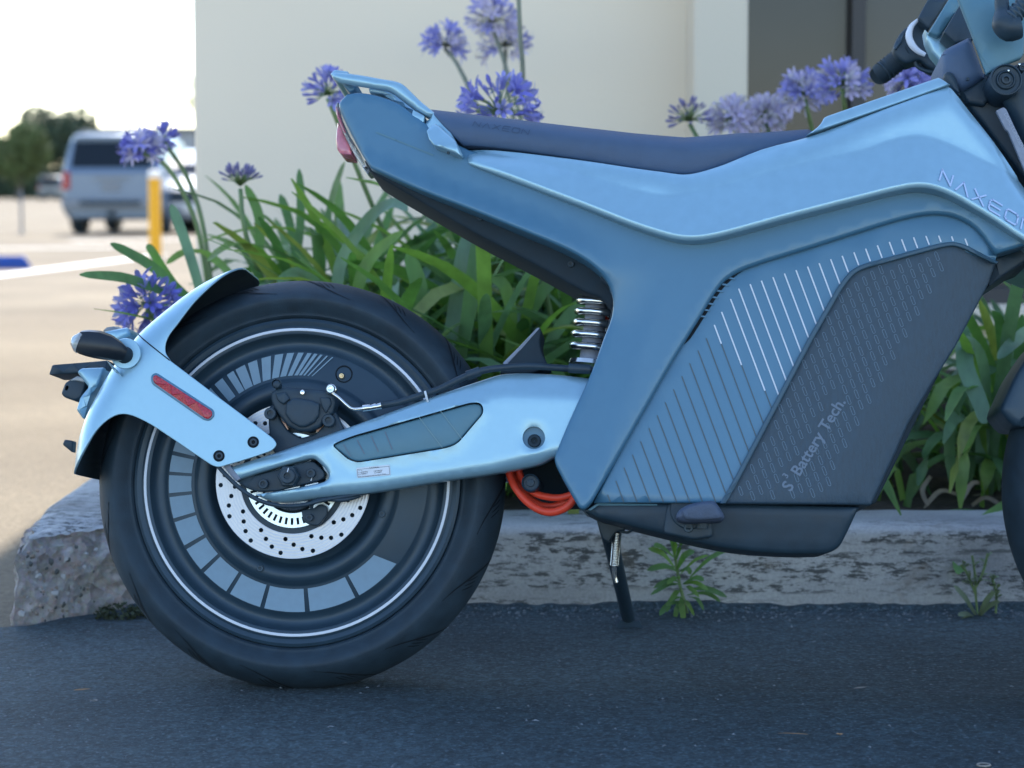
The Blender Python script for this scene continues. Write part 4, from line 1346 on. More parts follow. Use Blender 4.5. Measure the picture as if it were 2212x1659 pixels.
sig = pod('indicator_lamp', [(266, 764), (252, 758), (232, 750), (210, 744), (190, 741), (177, 739), (170, 737)], [-0.165, -0.172, -0.180, -0.184, -0.186, -0.186, -0.186],
          [(0.012, 0.011), (0.016, 0.014), (0.0198, 0.016), (0.0212, 0.016), (0.0200, 0.015), (0.0182, 0.013), (0.0165, 0.011)], mat('indicator_black', (0.010, 0.016, 0.024), 0.35, 0, 0.1, 40), bike, sq=0.9, n=10)
pod('indicator_lens', [(175, 739), (169, 736.5), (163, 733), (159, 729)], [-0.186, -0.186, -0.185, -0.184], [(0.0180, 0.0132), (0.0162, 0.0118), (0.0110, 0.009), (0.004, 0.004)], M['clear'], sig, sq=0.9, n=12)
pod('indicator_stem', [(276, 770), (268, 766), (258, 760)], [-0.138, -0.152, -0.166], [(0.0135, 0.0125), (0.013, 0.012), (0.011, 0.010)], M['black_matt'], sig, sq=1.0, n=20)
lathe('indicator_seat', L(272, 764, YF), [(0.0235, YF - 0.0005), (0.0225, YF - 0.0022), (0.0003, YF - 0.003)], M['paint'], fender, n=36)
panel('mudguard_wing', fil([(228, 778, 4), (235, 783), (252, 800), (262, 813), (246, 802)], 3), YF - 0.004, M['paint'], fender, thick=0.01, bevel=0.003)
sig2 = pod('indicator_lamp', [(272, 730), (250, 724), (236, 722)], [0.13, 0.17, 0.19], [(0.010, 0.010), (0.015, 0.014), (0.012, 0.012)], M['black'], bike, sq=0.9, n=10)
panel('mudguard_bridge', fil([(222, 716), (276, 706), (282, 722), (250, 742)], 6), 0.02, M['paint'], fender, thick=0.09, bevel=0.006)

# ---------------------------------------------------------------- body shell (main frame cover)
YB = -0.150
body_px = curve([(738, 184, 1), (721, 202), (721.5, 219), (747, 273), (771, 318), (792, 351, 1), (902, 404), (1020, 452), (1124, 496), (1211, 533), (1258, 558), (1290, 582), (1313, 611), (1323.5, 644), (1321, 682), (1304, 728),
                 (1278, 799), (1228, 910), (1203, 970), (1197, 990), (1203, 1012), (1246, 1090), (1254, 1099), (1264, 1099), (1280, 1083, 1), (1391, 889), (1450, 786), (1514, 683), (1545, 632), (1570, 603), (1612, 580), (1755, 534.5), (1863, 500), (1949, 474),
                 (2010, 463), (2060, 468), (2108, 494), (2151, 549, 1), (2212, 531), (2290, 505, 1), (2230, 470, 1), (2060, 395, 1), (1985, 380), (1760, 430), (1500, 485), (1380, 455), (1100, 345), (1012, 318, 1), (960, 290), (908, 252), (880, 230), (850, 208), (800, 189), (762, 182)], 3)
_bx = [L(p, 500, YB)[0] for p in (715, 900, 1150, 1330)]
_cr0, _cr1 = L(748, 300, YB), L(1262, 498, YB)
_st0, _st1 = L(1424, 640, YB), L(1290, 1060, YB)
def body_depth(x, z, d):
    tail = np.interp(x, _bx, [0.058, 0.030, 0.006, 0.0])
    # tail: the band below the crease leans out
    zl = _cr0[1] + (x - _cr0[0]) * (_cr1[1] - _cr0[1]) / (_cr1[0] - _cr0[0])
    fade = np.interp(x, [_bx[0], _bx[2], _bx[3]], [1, 1, 0])
    low = np.clip(zl - z, 0, 0.05)
    out = tail - fade * (0.20 * low)
    # strut: band left of the crease turns to the rear
    nx, nz = (_st1[1]-_st0[1]), -(_st1[0]-_st0[0])
    nl = math.hypot(nx, nz)
    s = ((x - _st0[0]) * nx + (z - _st0[1]) * nz) / nl
    strut = np.clip((_st0[1] + 0.04 - z) / 0.08, 0, 1)
    left = np.clip(s, 0, 0.09)
    out = out + strut * left * 0.16
    # soft hollow running along under the tank lip
    return out
body = panel('body_shell', body_px, YB, M['paint_dark'], bike, mirror=True, bevel=0.006, depth=body_depth, grid=0.012, sharp=50, lines=[[_st0, _st1], [_cr0, _cr1]])
bb = bvh(body)
quads_print('tail_groove', stroke([(806, 273), (850, 292), (930, 327)], 3), YB, M['teal'], body, on=bb, off=0.0012)
# side cover with its stripes
YC = -0.139
cover = panel('side_cover', curve([(1282, 1086, 1), (1385, 886), (1444, 783), (1508, 680), (1539, 629), (1564, 599), (1606, 573), (1753, 528), (1948, 466), (2010, 456), (2062, 461), (2112, 488), (2154, 549, 1), (2150, 566, 1), (2082, 545, 1), (2030, 552, 1), (1990, 620, 1), (1745, 1060, 1), (1730, 1087, 1)], 3),
              YC, M['paint_dark'], bike, mirror=True, bevel=0.003, grid=0.03)
cb = bvh(cover)
wd = np.array((84.0, 224.0)); wd /= np.linalg.norm(wd)
def bat_edge_t(p):
    """distance along the stripe direction to the battery's edge or the bottom"""
    best = 1e9
    edge = [(1552, 1090), (1587, 1033), (1748, 731), (1808, 622), (1832, 588), (1858, 570), (2026, 523), (2060, 520), (2082, 526), (2150, 560)]
    for a, b in zip(edge[:-1], edge[1:]):
        a, b = np.array(a, float), np.array(b, float)
        A = np.array([[wd[0], -(b-a)[0]], [wd[1], -(b-a)[1]]])
        if abs(np.linalg.det(A)) < 1e-9: continue
        t, s = np.linalg.solve(A, a - p)
        if t > 0 and -0.01 <= s <= 1.01: best = min(best, t)
    return min(best, (1084 - p[1]) / wd[1])
o4 = lambda x, y: np.array((1261.8 + x*0.42956, 109.7 + y*0.42956))
o6 = lambda x, y: np.array((1097.2 + x*0.3968, 493.7 + y*0.3968))
whites = [(655, 1380), (692, 1315), (737, 1250), (778, 1198), (835, 1175), (892, 1158), (950, 1140), (1008, 1122), (1066, 1105), (1124, 1087), (1182, 1070), (1240, 1050), (1298, 1033),
          (1357, 1015), (1416, 997), (1475, 980), (1535, 963), (1597, 950), (1657, 940), (1719, 933), (1783, 932), (1848, 935), (1916, 947)]
w_end = {0: 42, 1: 121, 2: 210}
def stripe(name, p, q, w, m):
    t = (q - p) / np.linalg.norm(q - p)
    nrm = np.array((-t[1], t[0])) * w / 2
    pts = [p + nrm, p + nrm*0.2 - t*w*0.4, p - nrm, q - nrm, q - nrm*0.2 + t*w*0.4, q + nrm]
    V2 = [L(*z, YC) for z in pts]
    V = [(x, YC - 0.0011, z) for x, z in V2] + [(x, YC + 0.0005, z) for x, z in V2]
    n = len(pts)
    fcs = [tuple(range(n)), tuple(range(2*n-1, n-1, -1))] + [(i, i+n, (i+1) % n + n, (i+1) % n) for i in range(n)]
    me = mesh(name, V, fcs)
    bm = bmesh.new(); bm.from_mesh(me); bmesh.ops.recalc_face_normals(bm, faces=bm.faces); bm.to_mesh(me); bm.free()
    return add(name, me, m, cover)
for i, s in enumerate(whites):
    p = o4(*s)
    te = bat_edge_t(p)
    t = min(w_end.get(i, te), te)
    stripe('white_stripe', p, p + wd * t, 3.0, M['stripe_white'])
    if t < te - 4:
        stripe('dark_stripe', p + wd * (t + 2), p + wd * te, 2.0, M['stripe_dark'])
for s in [(1080, 598), (1035, 665), (990, 735), (947, 805), (902, 877), (857, 948), (813, 1018), (768, 1088), (723, 1160), (678, 1232), (633, 1303), (588, 1375), (543, 1450)]:
    p = o6(*s)
    stripe('dark_stripe', p, p + wd * bat_edge_t(p), 2.2, M['stripe_dark'])
# vent slit, its shade painted as a flat near-black strip, with its teeth
vent = panel('vent_slit', curve([(1478, 744, 1), (1516, 674), (1544, 629), (1570, 602), (1612, 580, 1), (1588, 597), (1558, 627), (1528, 674), (1492, 730)], 3), YC - 0.0012, M['tread_dark'], cover, thick=0.004, bevel=0.0, grid=0.03)
for k in range(7):
    t = k / 6
    x, y = 1582 - 62*t - 6*math.sin(3*t), 599 + 82*t
    panel('vent_tooth', [(x-8, y-1), (x+7, y+2), (x+6, y+5), (x-9, y+3)], YC - 0.003, M['paint_dark'], vent, thick=0.003, bevel=0.0005, grid=0.03)

# ---- battery
YT = -0.1465
bat_px = fil([(1560, 1088, 3), (1592, 1034), (1750, 733), (1815, 620, 14), (1842, 586, 26), (1866, 574, 18), (2029, 529, 14), (2060, 524, 20), (2084, 531, 14), (2154, 565, 6), (2138, 612), (2068, 744), (2008, 840), (1964, 914), (1940, 970), (1884, 1090, 4)], 4)
_d0, _d1 = L(2046, 596, YT), L(1784, 1086, YT)
def bat_depth(x, z, d):
    nx, nz = -(_d1[1]-_d0[1]), (_d1[0]-_d0[0])
    nl = math.hypot(nx, nz)
    s = ((x - _d0[0]) * nx + (z - _d0[1]) * nz) / nl
    # bent in and down right of the diagonal to imitate a dark reflection
    w = 0.022
    soft = np.where(s > w, s, np.where(s < -w, 0, (s + w) ** 2 / (4*w)))
    return 0.012 + 0.24 * soft - 0.012 * 0 + 0.02 * np.clip(s, -0.2, 0) * -0.3
battery = panel('battery', bat_px, YT + 0.003, M['battery'], bike, mirror=True, bevel=0.004, depth=lambda x, z, d: bat_depth(x, z, d) - 0.0095, grid=0.014, sharp=50)
tb = bvh(battery)
# raised rim along its upper left edge
rim_in = fil([(1567, 1088, 2), (1597, 1036), (1755, 736), (1820, 623, 14), (1846, 590, 22), (1870, 579, 16), (2031, 535, 14), (2060, 530, 18), (2082, 537, 14), (2152, 570, 4), (2158, 566, 3), (2086, 528, 14), (2060, 521, 20), (2028, 525.5, 14), (1864, 570, 18), (1838, 583, 26), (1810, 618, 14), (1745, 731), (1587, 1032), (1555, 1088, 2)], 3)
panel('battery_rim', rim_in, YT - 0.0005, mat('battery_rim', (0.040, 0.090, 0.135), 0.45), battery, thick=0.012, bevel=0.002, grid=0.02)
# embossed capsules in slanting rows
def capsule_mesh(lp, wp):
    n = 6
    pts, pin = [], []
    hl, hw = lp/2 - wp/2, wp/2
    for s in (0, 1):
        for i in range(n + 1):
            a = math.pi * i / n + (0 if s == 0 else math.pi)
            cx, cy = math.cos(a), math.sin(a)
            pts.append((cx*hw, (hl if s == 0 else -hl) + cy*hw)); pin.append((cx*hw*0.55, (hl if s == 0 else -hl) + cy*hw*0.55))
    V = [(x*PXM, 0.0003, y*PXM) for x, y in pts] + [((x*0.6+a*0.4)*PXM, -0.0009, (y*0.6+b*0.4)*PXM) for (x, y), (a, b) in zip(pts, pin)] + [(x*PXM, 0.0002, y*PXM) for x, y in pin]
    k = len(pts)
    Fc = []
    for i in range(k):
        j = (i+1) % k
        Fc += [(i, j, j+k, i+k), (i+k, j+k, j+2*k, i+2*k)]
    me = mesh('embossed_capsule', V, Fc, 180)
    bm = bmesh.new(); bm.from_mesh(me); bmesh.ops.recalc_face_normals(bm, faces=bm.faces); bm.to_mesh(me); bm.free()
    return me
M['capsule'] = mat('capsule_edge', (0.125, 0.19, 0.26), 0.42)
cap = capsule_mesh(21.0, 7.4); cap.materials.append(M['capsule'])
import itertools
diag = lambda x, y: (x - 2046) * (1086 - 596) - (y - 596) * (1784 - 2046)      # sign: right of the diagonal is positive
batpoly = [tuple(p[:2]) for p in bat_px]
rowd = np.array((25.4, -44.0))          # shift from one slanting column to the next, along the battery's edge
start = np.array((1588.0, 1072.0))
cnt = 0
cands = []
for c in range(-14, 34):
    for r in range(-22, 24):
        p = np.array((1600.0, 1060.0)) + np.array((21.6, -1.0)) * c + wd * 24.4 * r + wd * (12.2 if c % 2 else 0)
        cands.append(p)
cands = np.array(cands)
keep = inside(cands, batpoly) & (seg_dist(cands, batpoly) > 13)
ang = math.atan2(wd[0], wd[1])
for p in cands[keep]:
    if diag(*p) > -1500 * 6: continue
    x, z = L(p[0], p[1], YT)
    h = tb.ray_cast(Vector((x, -1, z)), Vector((0, 1, 0)))
    if not h[0]: continue
    # keep the lettering's strip free
    q = p - np.array((1697.0, 1052.0)); u = np.array((122.0, -196.0)) / np.linalg.norm((122.0, -196.0))
    if -14 < q @ u < 236 and abs(q @ np.array((-u[1], u[0])) + 6) < 15: continue
    o = bpy.data.objects.new('embossed_capsule', cap); col.objects.link(o); o.parent = battery
    o.location = (x, h[0].y, z); o.rotation_euler = (0, -ang + math.pi, 0)
    cnt += 1
ub = (122.0, -196.0)
bt = place_text('battery_lettering', 'S', 1708, 1063, ub, 25, M['battery_print'], battery, tb, YT, bold=0.02, off=0.0013)
place_text('battery_lettering', '3', 1700, 1034, ub, 13, M['battery_print'], battery, tb, YT, bold=0.03, off=0.0013)
place_text('battery_lettering', 'Battery Tech.', 1727, 1030, ub, 24.5, M['battery_print'], battery, tb, YT, bold=0.02, off=0.0013)

# ---- belly pan, frame pieces
pan = panel('belly_pan', curve([(1262, 1103, 1), (1288, 1082, 1), (1560, 1087), (1858, 1094, 1), (1852, 1104), (1820, 1172), (1806, 1187), (1780, 1196), (1658, 1194), (1554, 1182), (1432, 1154), (1290, 1118, 1)], 3), -0.125, M['black'], bike, mirror=True, bevel=0.008,
            depth=lambda x, z, d: np.interp(x, [L(1290, 1100, -.125)[0], L(1470, 1100, -.125)[0]], [0.0, 0.0]) + np.clip(L(1500, 1110, -.125)[1] - z, 0, 0.1) * 0.22, grid=0.016)
panel('pan_edge', fil([(1270, 1101), (1290, 1087), (1420, 1089), (1420, 1092), (1292, 1092), (1276, 1103)], 1), -0.1256, M['teal'], pan, thick=0.004, bevel=0.0005, grid=0.04)
panel('down_tube', fil([(2148, 556), (2168, 552), (2300, 500), (2330, 520), (2212, 566), (2166, 596), (2136, 618)], 4), -0.10, M['black'], bike, thick=0.20, bevel=0.004, grid=0.04)
# dark tail underside
panel('tail_underside', curve([(786, 345, 1), (902, 395), (1124, 480), (1262, 540), (1330, 600), (1330, 680, 1), (1300, 645), (1264, 631), (1177, 583), (1098, 541), (1020, 500), (867, 411), (812, 378), (796, 366)], 3), -0.085, M['black_matt'], bike, mirror=True, bevel=0.006, grid=0.03)
for bx, by in ((1037, 470), (1233, 570)):
    bolt('underside_screw', bx, by, -0.0885, 7, M['black'], bike, h=0.006)
panel('inner_frame', curve([(1296, 600, 1), (1330, 640), (1330, 690), (1305, 735), (1285, 800), (1300, 830, 1), (1500, 800, 1), (1500, 560, 1), (1330, 560, 1)], 3), -0.125, M['black_matt'], bike, mirror=True, bevel=0.004, grid=0.04)
panel('frame_block', fil([(1110, 985), (1300, 960), (1300, 1096), (1250, 1096), (1180, 1100), (1120, 1090)], 8), 0.03, M['black_matt'], bike, thick=0.06, bevel=0.006, grid=0.05)
panel('inner_frame_core', fil([(1340, 590), (1500, 560), (2160, 480), (2150, 560), (1890, 1090), (1300, 1095), (1220, 990), (1290, 800)], 10), -0.10, M['black_matt'], bike, mirror=True, bevel=0.004, grid=0.06)
# through bolt in front of the hub
lathe('frame_through_bolt', L(1146, 1043, -0.10), [(0.0135, 0.0), (0.0135, -0.104), (0.0125, -0.1055), (0.0112, -0.104), (0.0108, -0.097), (0.0060, -0.097), (0.0055, -0.100), (0.0003, -0.101)], M['black'], bike, n=32)
# orange motor cables
tube('motor_cable', [L3(x, y, yy) for x, y, yy in ((1090, 990, -0.03), (1100, 1020, -0.05), (1112, 1050, -0.065), (1135, 1080, -0.07), (1165, 1101, -0.075), (1195, 1106, -0.08), (1225, 1094, -0.085), (1245, 1070, -0.085), (1262, 1040, -0.08))], 0.0062, M['orange'], bike, n=14)
tube('motor_cable', [L3(x, y, yy) for x, y, yy in ((1118, 1000, -0.03), (1125, 1030, -0.05), (1150, 1062, -0.06), (1180, 1073, -0.068), (1210, 1075, -0.072), (1240, 1066, -0.075), (1262, 1050, -0.07))], 0.0055, M['orange'], bike, n=14)
tube('motor_cable', [L3(x, y, yy) for x, y, yy in ((1108, 985, -0.02), (1112, 1030, -0.03), (1140, 1072, -0.035), (1175, 1093, -0.045), (1215, 1088, -0.055), (1243, 1064, -0.06), (1260, 1040, -0.06))], 0.0055, M['orange'], bike, n=14)

# ---- rear shock
shock = tube('shock_damper', [L3(1290, 600, -0.02), L3(1285, 690, -0.02), L3(1278, 780, -0.02)], [0.016, 0.016, 0.019], M['grey_plate'], bike, n=18, sub=1)
tube('shock_reservoir', [L3(1301, 668, 0.0), L3(1299, 690, 0.0)], 0.010, M['orange'], shock, n=14, sub=1)
coil = []
for i in range(61):
    t = i / 60
    a = 2 * math.pi * 6.0 * t
    c = L3(1299 - 18*t, 622 + 138*t**1.15, -0.02)
    rr = 0.0290 + 0.004*t
    coil.append(c + Vector((rr * math.cos(a), rr * math.sin(a), 0)))
tube('shock_spring', coil, 0.0060, M['chrome'], shock, n=10, sub=1)
lathe_m = tube('shock_seat', [L3(1276, 779, -0.02), L3(1275, 788, -0.02)], [0.032, 0.034], M['chrome'], shock, n=24, sub=1)
# small guard standing up in front of the wheel
panel('hugger_fin', curve([(1090, 785, 1), (1120, 752), (1158, 712), (1166, 707, 1), (1169, 718), (1166, 740), (1172, 765), (1185, 790, 1), (1150, 806), (1080, 806, 1)], 3), -0.05, M['black_matt'], bike, thick=0.10, bevel=0.003, grid=0.03)
panel('fin_edge', [(1086, 784), (1120, 750), (1160, 708), (1166, 708), (1124, 756), (1092, 790)], -0.0515, M['grey_plate'], bike, thick=0.006, bevel=0.001, grid=0.03)

# ---------------------------------------------------------------- tank panel
YK = -0.168
tank_px = curve([(1003, 312, 1), (1066, 313), (1229, 334.5), (1370, 357), (1440, 367), (1475, 370.5), (1503, 368), (1562, 350), (1648, 316.5), (1743, 291.5), (1900, 235.5), (2040, 185), (2053, 182), (2062, 188), (2100, 233), (2156, 299), (2212, 377), (2290, 500), (2296, 530), (2284, 556, 1), (2212, 522), (2150, 482),
                 (2099, 453), (2056, 430), (2018, 416.5), (1984, 412), (1949, 415.5), (1863, 436), (1691, 481), (1562, 515.5), (1520, 523.5), (1495, 525), (1475, 523.5), (1446, 517.5), (1369, 492), (1263, 449), (1159, 407.5), (1055, 366), (1014, 348.5), (1008, 343)], 3)
crease = [(1000, 312), (1060, 318), (1160, 344), (1263, 374), (1340, 398), (1412, 416), (1440, 419), (1468, 417), (1584, 393), (1691, 363), (1863, 324), (1915, 305), (1955, 295), (1992, 292), (2048, 307), (2130, 342), (2212, 376), (2300, 415)]
_ck = [L(*p, YK) for p in curve(crease, 3, closed=False)]
_kx = np.array([p[0] for p in _ck]); _kz = np.array([p[1] for p in _ck])
_tt = [L(*p, YK) for p in ((1003, 312), (1229, 334), (1370, 357), (1475, 371), (1562, 350), (1743, 292), (1900, 235), (2053, 182), (2156, 299), (2296, 530))]
_ttx = np.array([p[0] for p in _tt]); _ttz = np.array([p[1] for p in _tt])
_bot = [L(*p, YK) for p in ((1003, 345), (1159, 407), (1369, 492), (1475, 524), (1562, 515), (1863, 436), (1984, 412), (2056, 430), (2212, 522), (2300, 565))]
_bx2 = np.array([p[0] for p in _bot]); _bz2 = np.array([p[1] for p in _bot])
_cxs = [L(p, 400, YK)[0] for p in (1000, 1430, 1520, 1780, 1930, 2300)]
_tx = [L(p, 400, YK)[0] for p in (1000, 1300, 1700, 2000, 2300)]
def tank_depth(x, z, d):
    zl = np.interp(x, _kx, _kz)
    s = z - zl
    w = 0.003
    up = np.where(s > w, s, np.where(s < -w, 0, (s + w)**2 / (4*w)))
    dn = np.where(s < -w, -s, np.where(s > w, 0, (w - s)**2 / (4*w)))
    base = np.interp(x, _tx, [0.030, 0.012, 0.0, 0.004, 0.040])
    # the band above the crease is steep, the band below swells out to the lip
    q = np.clip(np.interp(x, _ttx, _ttz) - z, 0, 1)
    top = 0.35 * np.clip(0.035 - q, 0, 0.035) ** 2 / 0.035
    lipd = np.where((d < 0.0080) & (s < 0), (0.0080 - d) * 0.75, 0)
    cu_ = np.interp(x, _cxs, [-0.06, -0.06, 0.12, 0.12, -0.06, -0.06])
    return base + cu_ * up - 0.40 * dn + top + lipd
tank = panel('tank_panel', tank_px, YK, M['paint'], bike, mirror=True, bevel=0.0025, depth=tank_depth, grid=0.0085, sharp=38, rings_x=(0.0079, 0.0083), lines=[[(p[0], p[1] + o_) for p in _ck] for o_ in (-0.0031, 0.0, 0.0031)])
kb = bvh(tank)
topc = panel('tank_top_cover', curve([(1743, 290.5, 1), (1764, 275), (1775, 263), (1781, 252), (1790, 247, 1), (1900, 209), (2022, 167), (2030, 165.5), (2053, 181.0, 1), (2040, 186.5), (1900, 236.5)], 3), YK + 0.0110, M['paint'], bike, mirror=True, bevel=0.004,
             depth=lambda x, z, d: 0.25 * np.clip(z - np.interp(x, _ttx, _ttz), 0, 0.05), grid=0.012)
# NAXEON lettering on the tank side
def naxeon(place, w):
    """stroke quads for the wordmark; place(a, b) maps letter space to the picture"""
    LET = [[[(0, 0), (0.10, 1), (0.95, 0.05), (1.05, 1)]], [[(0, 0), (0.55, 1), (1.05, 0)]], [[(0, 0), (1.05, 1)], [(0.1, 1), (1.0, 0)]],
           [[(1.05, 1), (0.22, 1), (0.05, 0.8), (0.0, 0.2), (0.12, 0), (1.0, 0)], [(0.05, 0.5), (0.95, 0.5)]],
           [[(0.2, 1), (0.95, 1), (1.1, 0.82), (1.05, 0.18), (0.9, 0), (0.15, 0), (0, 0.18), (0.05, 0.82), (0.2, 1)]], [[(0, 0), (0.05, 1), (1.0, 0), (1.05, 1)]]]
    qs = []
    for i, lt in enumerate(LET):
        for pl in lt:
            qs += stroke([place(i * 1.46 + a, b) for a, b in pl], w)
    return qs
bu = np.array((143.0, 81.0)); bu /= np.linalg.norm(bu)
bv = np.array((0.22, -1.0)); bv /= np.linalg.norm(bv)
quads_print('tank_lettering', naxeon(lambda a, b: tuple(np.array((2026.0, 394.0)) + bu * a * 28.0 + bv * b * 26), 3.5), YK, M['lettering'], tank, on=kb, off=0.0020)

# ---- seat
YSE = -0.135
seat_px = curve([(917, 222, 1), (985, 230), (1090, 243), (1229, 259), (1371, 275.5), (1430, 281.5), (1480, 284), (1528, 282.5), (1627, 272.5), (1713, 258), (1752, 252), (1770, 252.5), (1777, 259), (1762, 276), (1717, 301), (1562, 356), (1510, 372), (1480, 374.5), (1440, 371.5), (1371, 361.5), (1229, 339), (1066, 317), (1000, 312, 1), (970, 285)], 3)
_seat_top = [L(*p, YSE) for p in ((917, 222), (985, 230), (1229, 259), (1371, 275), (1480, 284), (1627, 272), (1752, 252), (1777, 259))]
_stx = np.array([p[0] for p in _seat_top]); _stz = np.array([p[1] for p in _seat_top])
def seat_depth(x, z, d):
    q = np.interp(x, _stx, _stz) - z
    Rr = 0.034
    t = np.clip(q / Rr, 0, 1)
    nose = np.interp(x, [L(1600, 300, YSE)[0], L(1778, 260, YSE)[0]], [0.0, 0.055])
    ln = L(1480, 355, YSE)[1]
    under = np.clip(seg_d_under(x, z), 0, 0.012)
    return (1 - np.sqrt(np.maximum(1 - (1 - t)**2, 0))) * 0.05 + nose + (0.012 - under) * 0.35
_seat_bot = [L(*p, YSE) for p in curve([(1000, 312), (1066, 317), (1229, 339), (1371, 361.5), (1440, 371.5), (1480, 374.5), (1510, 372), (1562, 356), (1717, 301), (1777, 259)], 3, closed=False)]
def seg_d_under(x, z):
    return seg_dist(np.stack([x, z], 1), _seat_bot, closed=False)
seat = panel('seat', seat_px, YSE, M['seat'], bike, mirror=True, bevel=0.004, depth=seat_depth, grid=0.009, sharp=70)
sb = bvh(seat)
su = np.array((122.0, 20.0)); su /= np.linalg.norm(su)
quads_print('seat_lettering', naxeon(lambda a, b: tuple(np.array((1021.0, 271.0)) + su * a * 14.6 + np.array((0.25, -1.0)) * b * 11), 1.3), YSE, mat('seat_emboss', (0.042, 0.068, 0.118), 0.7), seat, on=sb, off=0.0012)

# ---- grab rail
YR = -0.112
rail_px = curve([(712, 159), (714, 152), (721, 148), (775, 155.5), (818, 164.5), (850, 171), (864, 176), (876, 185), (912, 221), (967, 269), (976, 284), (983, 302), (990, 315), (1003, 343), (1000, 347.5, 1), (935, 320, 1), (923, 303), (916, 281), (921, 262, 1), (932, 255, 1), (914, 247), (896, 235), (850, 200), (838, 193.5), (826, 190.5), (762, 178.5), (734, 173), (722, 168)], 3)
_rx = [L(p, 200, YR)[0] for p in (710, 800, 900, 1000)]
rail_depth = lambda x, z, d: np.interp(x, _rx, [0.020, 0.012, 0.0, -0.030])
rail = panel('grab_rail', rail_px, YR, M['paint'], bike, thick=0.020, bevel=0.007, depth=rail_depth, grid=0.012, sharp=45)
fr = panel('grab_rail_far_side', rail_px, YR, M['paint'], rail, thick=0.020, bevel=0.007, depth=rail_depth, grid=0.014, sharp=45)
fr.data.transform(Matrix.Diagonal((1, -1, 1, 1))); fr.data.flip_normals()
panel('grab_rail_crosspiece', fil([(712, 160), (722, 149), (752, 153), (758, 170), (735, 172), (720, 168)], 4), -0.088, M['paint'], rail, thick=0.176, bevel=0.005, grid=0.03)
panel('grab_rail_pad', fil([(936, 262, 3), (946, 268, 3), (984, 304), (998, 340), (938, 316), (926, 300), (920, 280)], 4), YR - 0.0365, M['paint'], rail, thick=0.02, bevel=0.004,
      depth=lambda x, z, d: np.clip(L(950, 300, YR)[1] - z, -0.02, 0.02) * -0.5, grid=0.012)
panel('grab_rail_lug', fil([(892, 236), (918, 250), (916, 264), (908, 270), (896, 262), (888, 250)], 3), YR - 0.004, M['paint'], rail, thick=0.03, bevel=0.003, grid=0.03)
panel('grab_rail_inner_plate', fil([(797, 185), (830, 191), (851, 200), (897, 236), (894, 247), (852, 219), (828, 204), (797, 199)], 3), -0.066, M['paint'], rail, thick=0.132, bevel=0.003, grid=0.03)
bolt('rail_screw', 968, 330, YR - 0.039, 3, M['black'], rail, h=0.004)
panel('tail_strut', fil([(735, 172), (772, 180), (765, 196), (755, 200), (742, 186)], 4), -0.06, M['paint_dark'], bike, thick=0.12, bevel=0.003, grid=0.04)
# tail lamp
tl = panel('tail_lamp', curve([(729, 219, 1), (741, 262), (765, 312), (782, 345), (791, 358, 1), (783, 360), (772, 345), (750, 305), (731, 262), (724, 232)], 3), -0.05, M['clear'], bike, thick=0.10, bevel=0.003, grid=0.02)
panel('tail_lens', fil([(728, 262, 3), (735, 270), (758, 318), (760, 334), (736, 332), (727, 322), (725, 300)], 5), -0.035, M['red_lens'], tl, thick=0.07, bevel=0.005, grid=0.02)
panel('tail_lens', fil([(725, 228), (731, 240), (748, 288), (741, 284), (727, 250)], 3), -0.052, M['red_lens'], tl, thick=0.10, bevel=0.002, grid=0.02)

# ---------------------------------------------------------------- stand and footrest
fm = lathe('footrest_mount', L(1490, 1100, -0.13), [(0.030, -0.10), (0.030, -0.128), (0.028, -0.130), (0.0003, -0.130)], M['black'], bike, n=40)
panel('footrest_mount_plate', fil([(1440, 1092), (1455, 1076, 14), (1500, 1062, 20), (1535, 1085), (1540, 1160), (1500, 1166), (1432, 1152)], 10), -0.128, M['black'], bike, thick=0.02, bevel=0.004, grid=0.03)
peg = panel('footrest', curve([(1460, 1117), (1466, 1103), (1480, 1093), (1500, 1086), (1536, 1081), (1545, 1084), (1556, 1098), (1565, 1115), (1561, 1123), (1552, 1126), (1484, 1128), (1466, 1124)], 3), -0.215, mat('footrest_grey', (0.055, 0.075, 0.12), 0.55, 0, 0.1, 40), bike, thick=0.08, bevel=0.010, grid=0.008)
panel('footrest_rubber', curve([(1478, 1100), (1498, 1090), (1534, 1085), (1544, 1088), (1560, 1115), (1550, 1121), (1484, 1122), (1474, 1112)], 3), -0.221, mat('footrest_rubber', (0.065, 0.088, 0.135), 0.65, 0, 0.1, 60, 0.2, 300), peg, thick=0.012, bevel=0.005, grid=0.008)
tube('footrest_hinge', [L3(1518, 1122, -0.15), L3(1517, 1142, -0.15)], 0.009, M['black'], peg, n=14, sub=1)
bolt('footrest_bolt', 1487, 1140, -0.1315, 10, M['rim'], bike, h=0.006)
# side stand on the far side, foot resting on the asphalt
SY = 0.13
def wl(p):            # world -> motorcycle coordinates
    return BRI @ (Vector(p) - ROOT)
foot_w = on_z(1358, 1338, 0.012)
foot = wl(foot_w)
top = L3(1308, 1120, 0.10)
stand = tube('side_stand', [top, top.lerp(foot, 0.35), foot], [0.0145, 0.0125, 0.0115], M['black'], bike, n=14, sub=1)
fv = [BRI @ Vector(v) for v in ((-0.022, -0.02, -0.011), (0.024, -0.02, -0.011), (0.024, 0.03, -0.011), (-0.022, 0.03, -0.011), (-0.016, -0.014, 0.0), (0.018, -0.014, 0.0), (0.018, 0.022, 0.0), (-0.016, 0.022, 0.0))]
add('stand_foot', mesh('stand_foot', [foot + v for v in fv], [(0, 3, 2, 1), (4, 5, 6, 7), (0, 1, 5, 4), (1, 2, 6, 5), (2, 3, 7, 6), (3, 0, 4, 7)]), M['black'], stand)
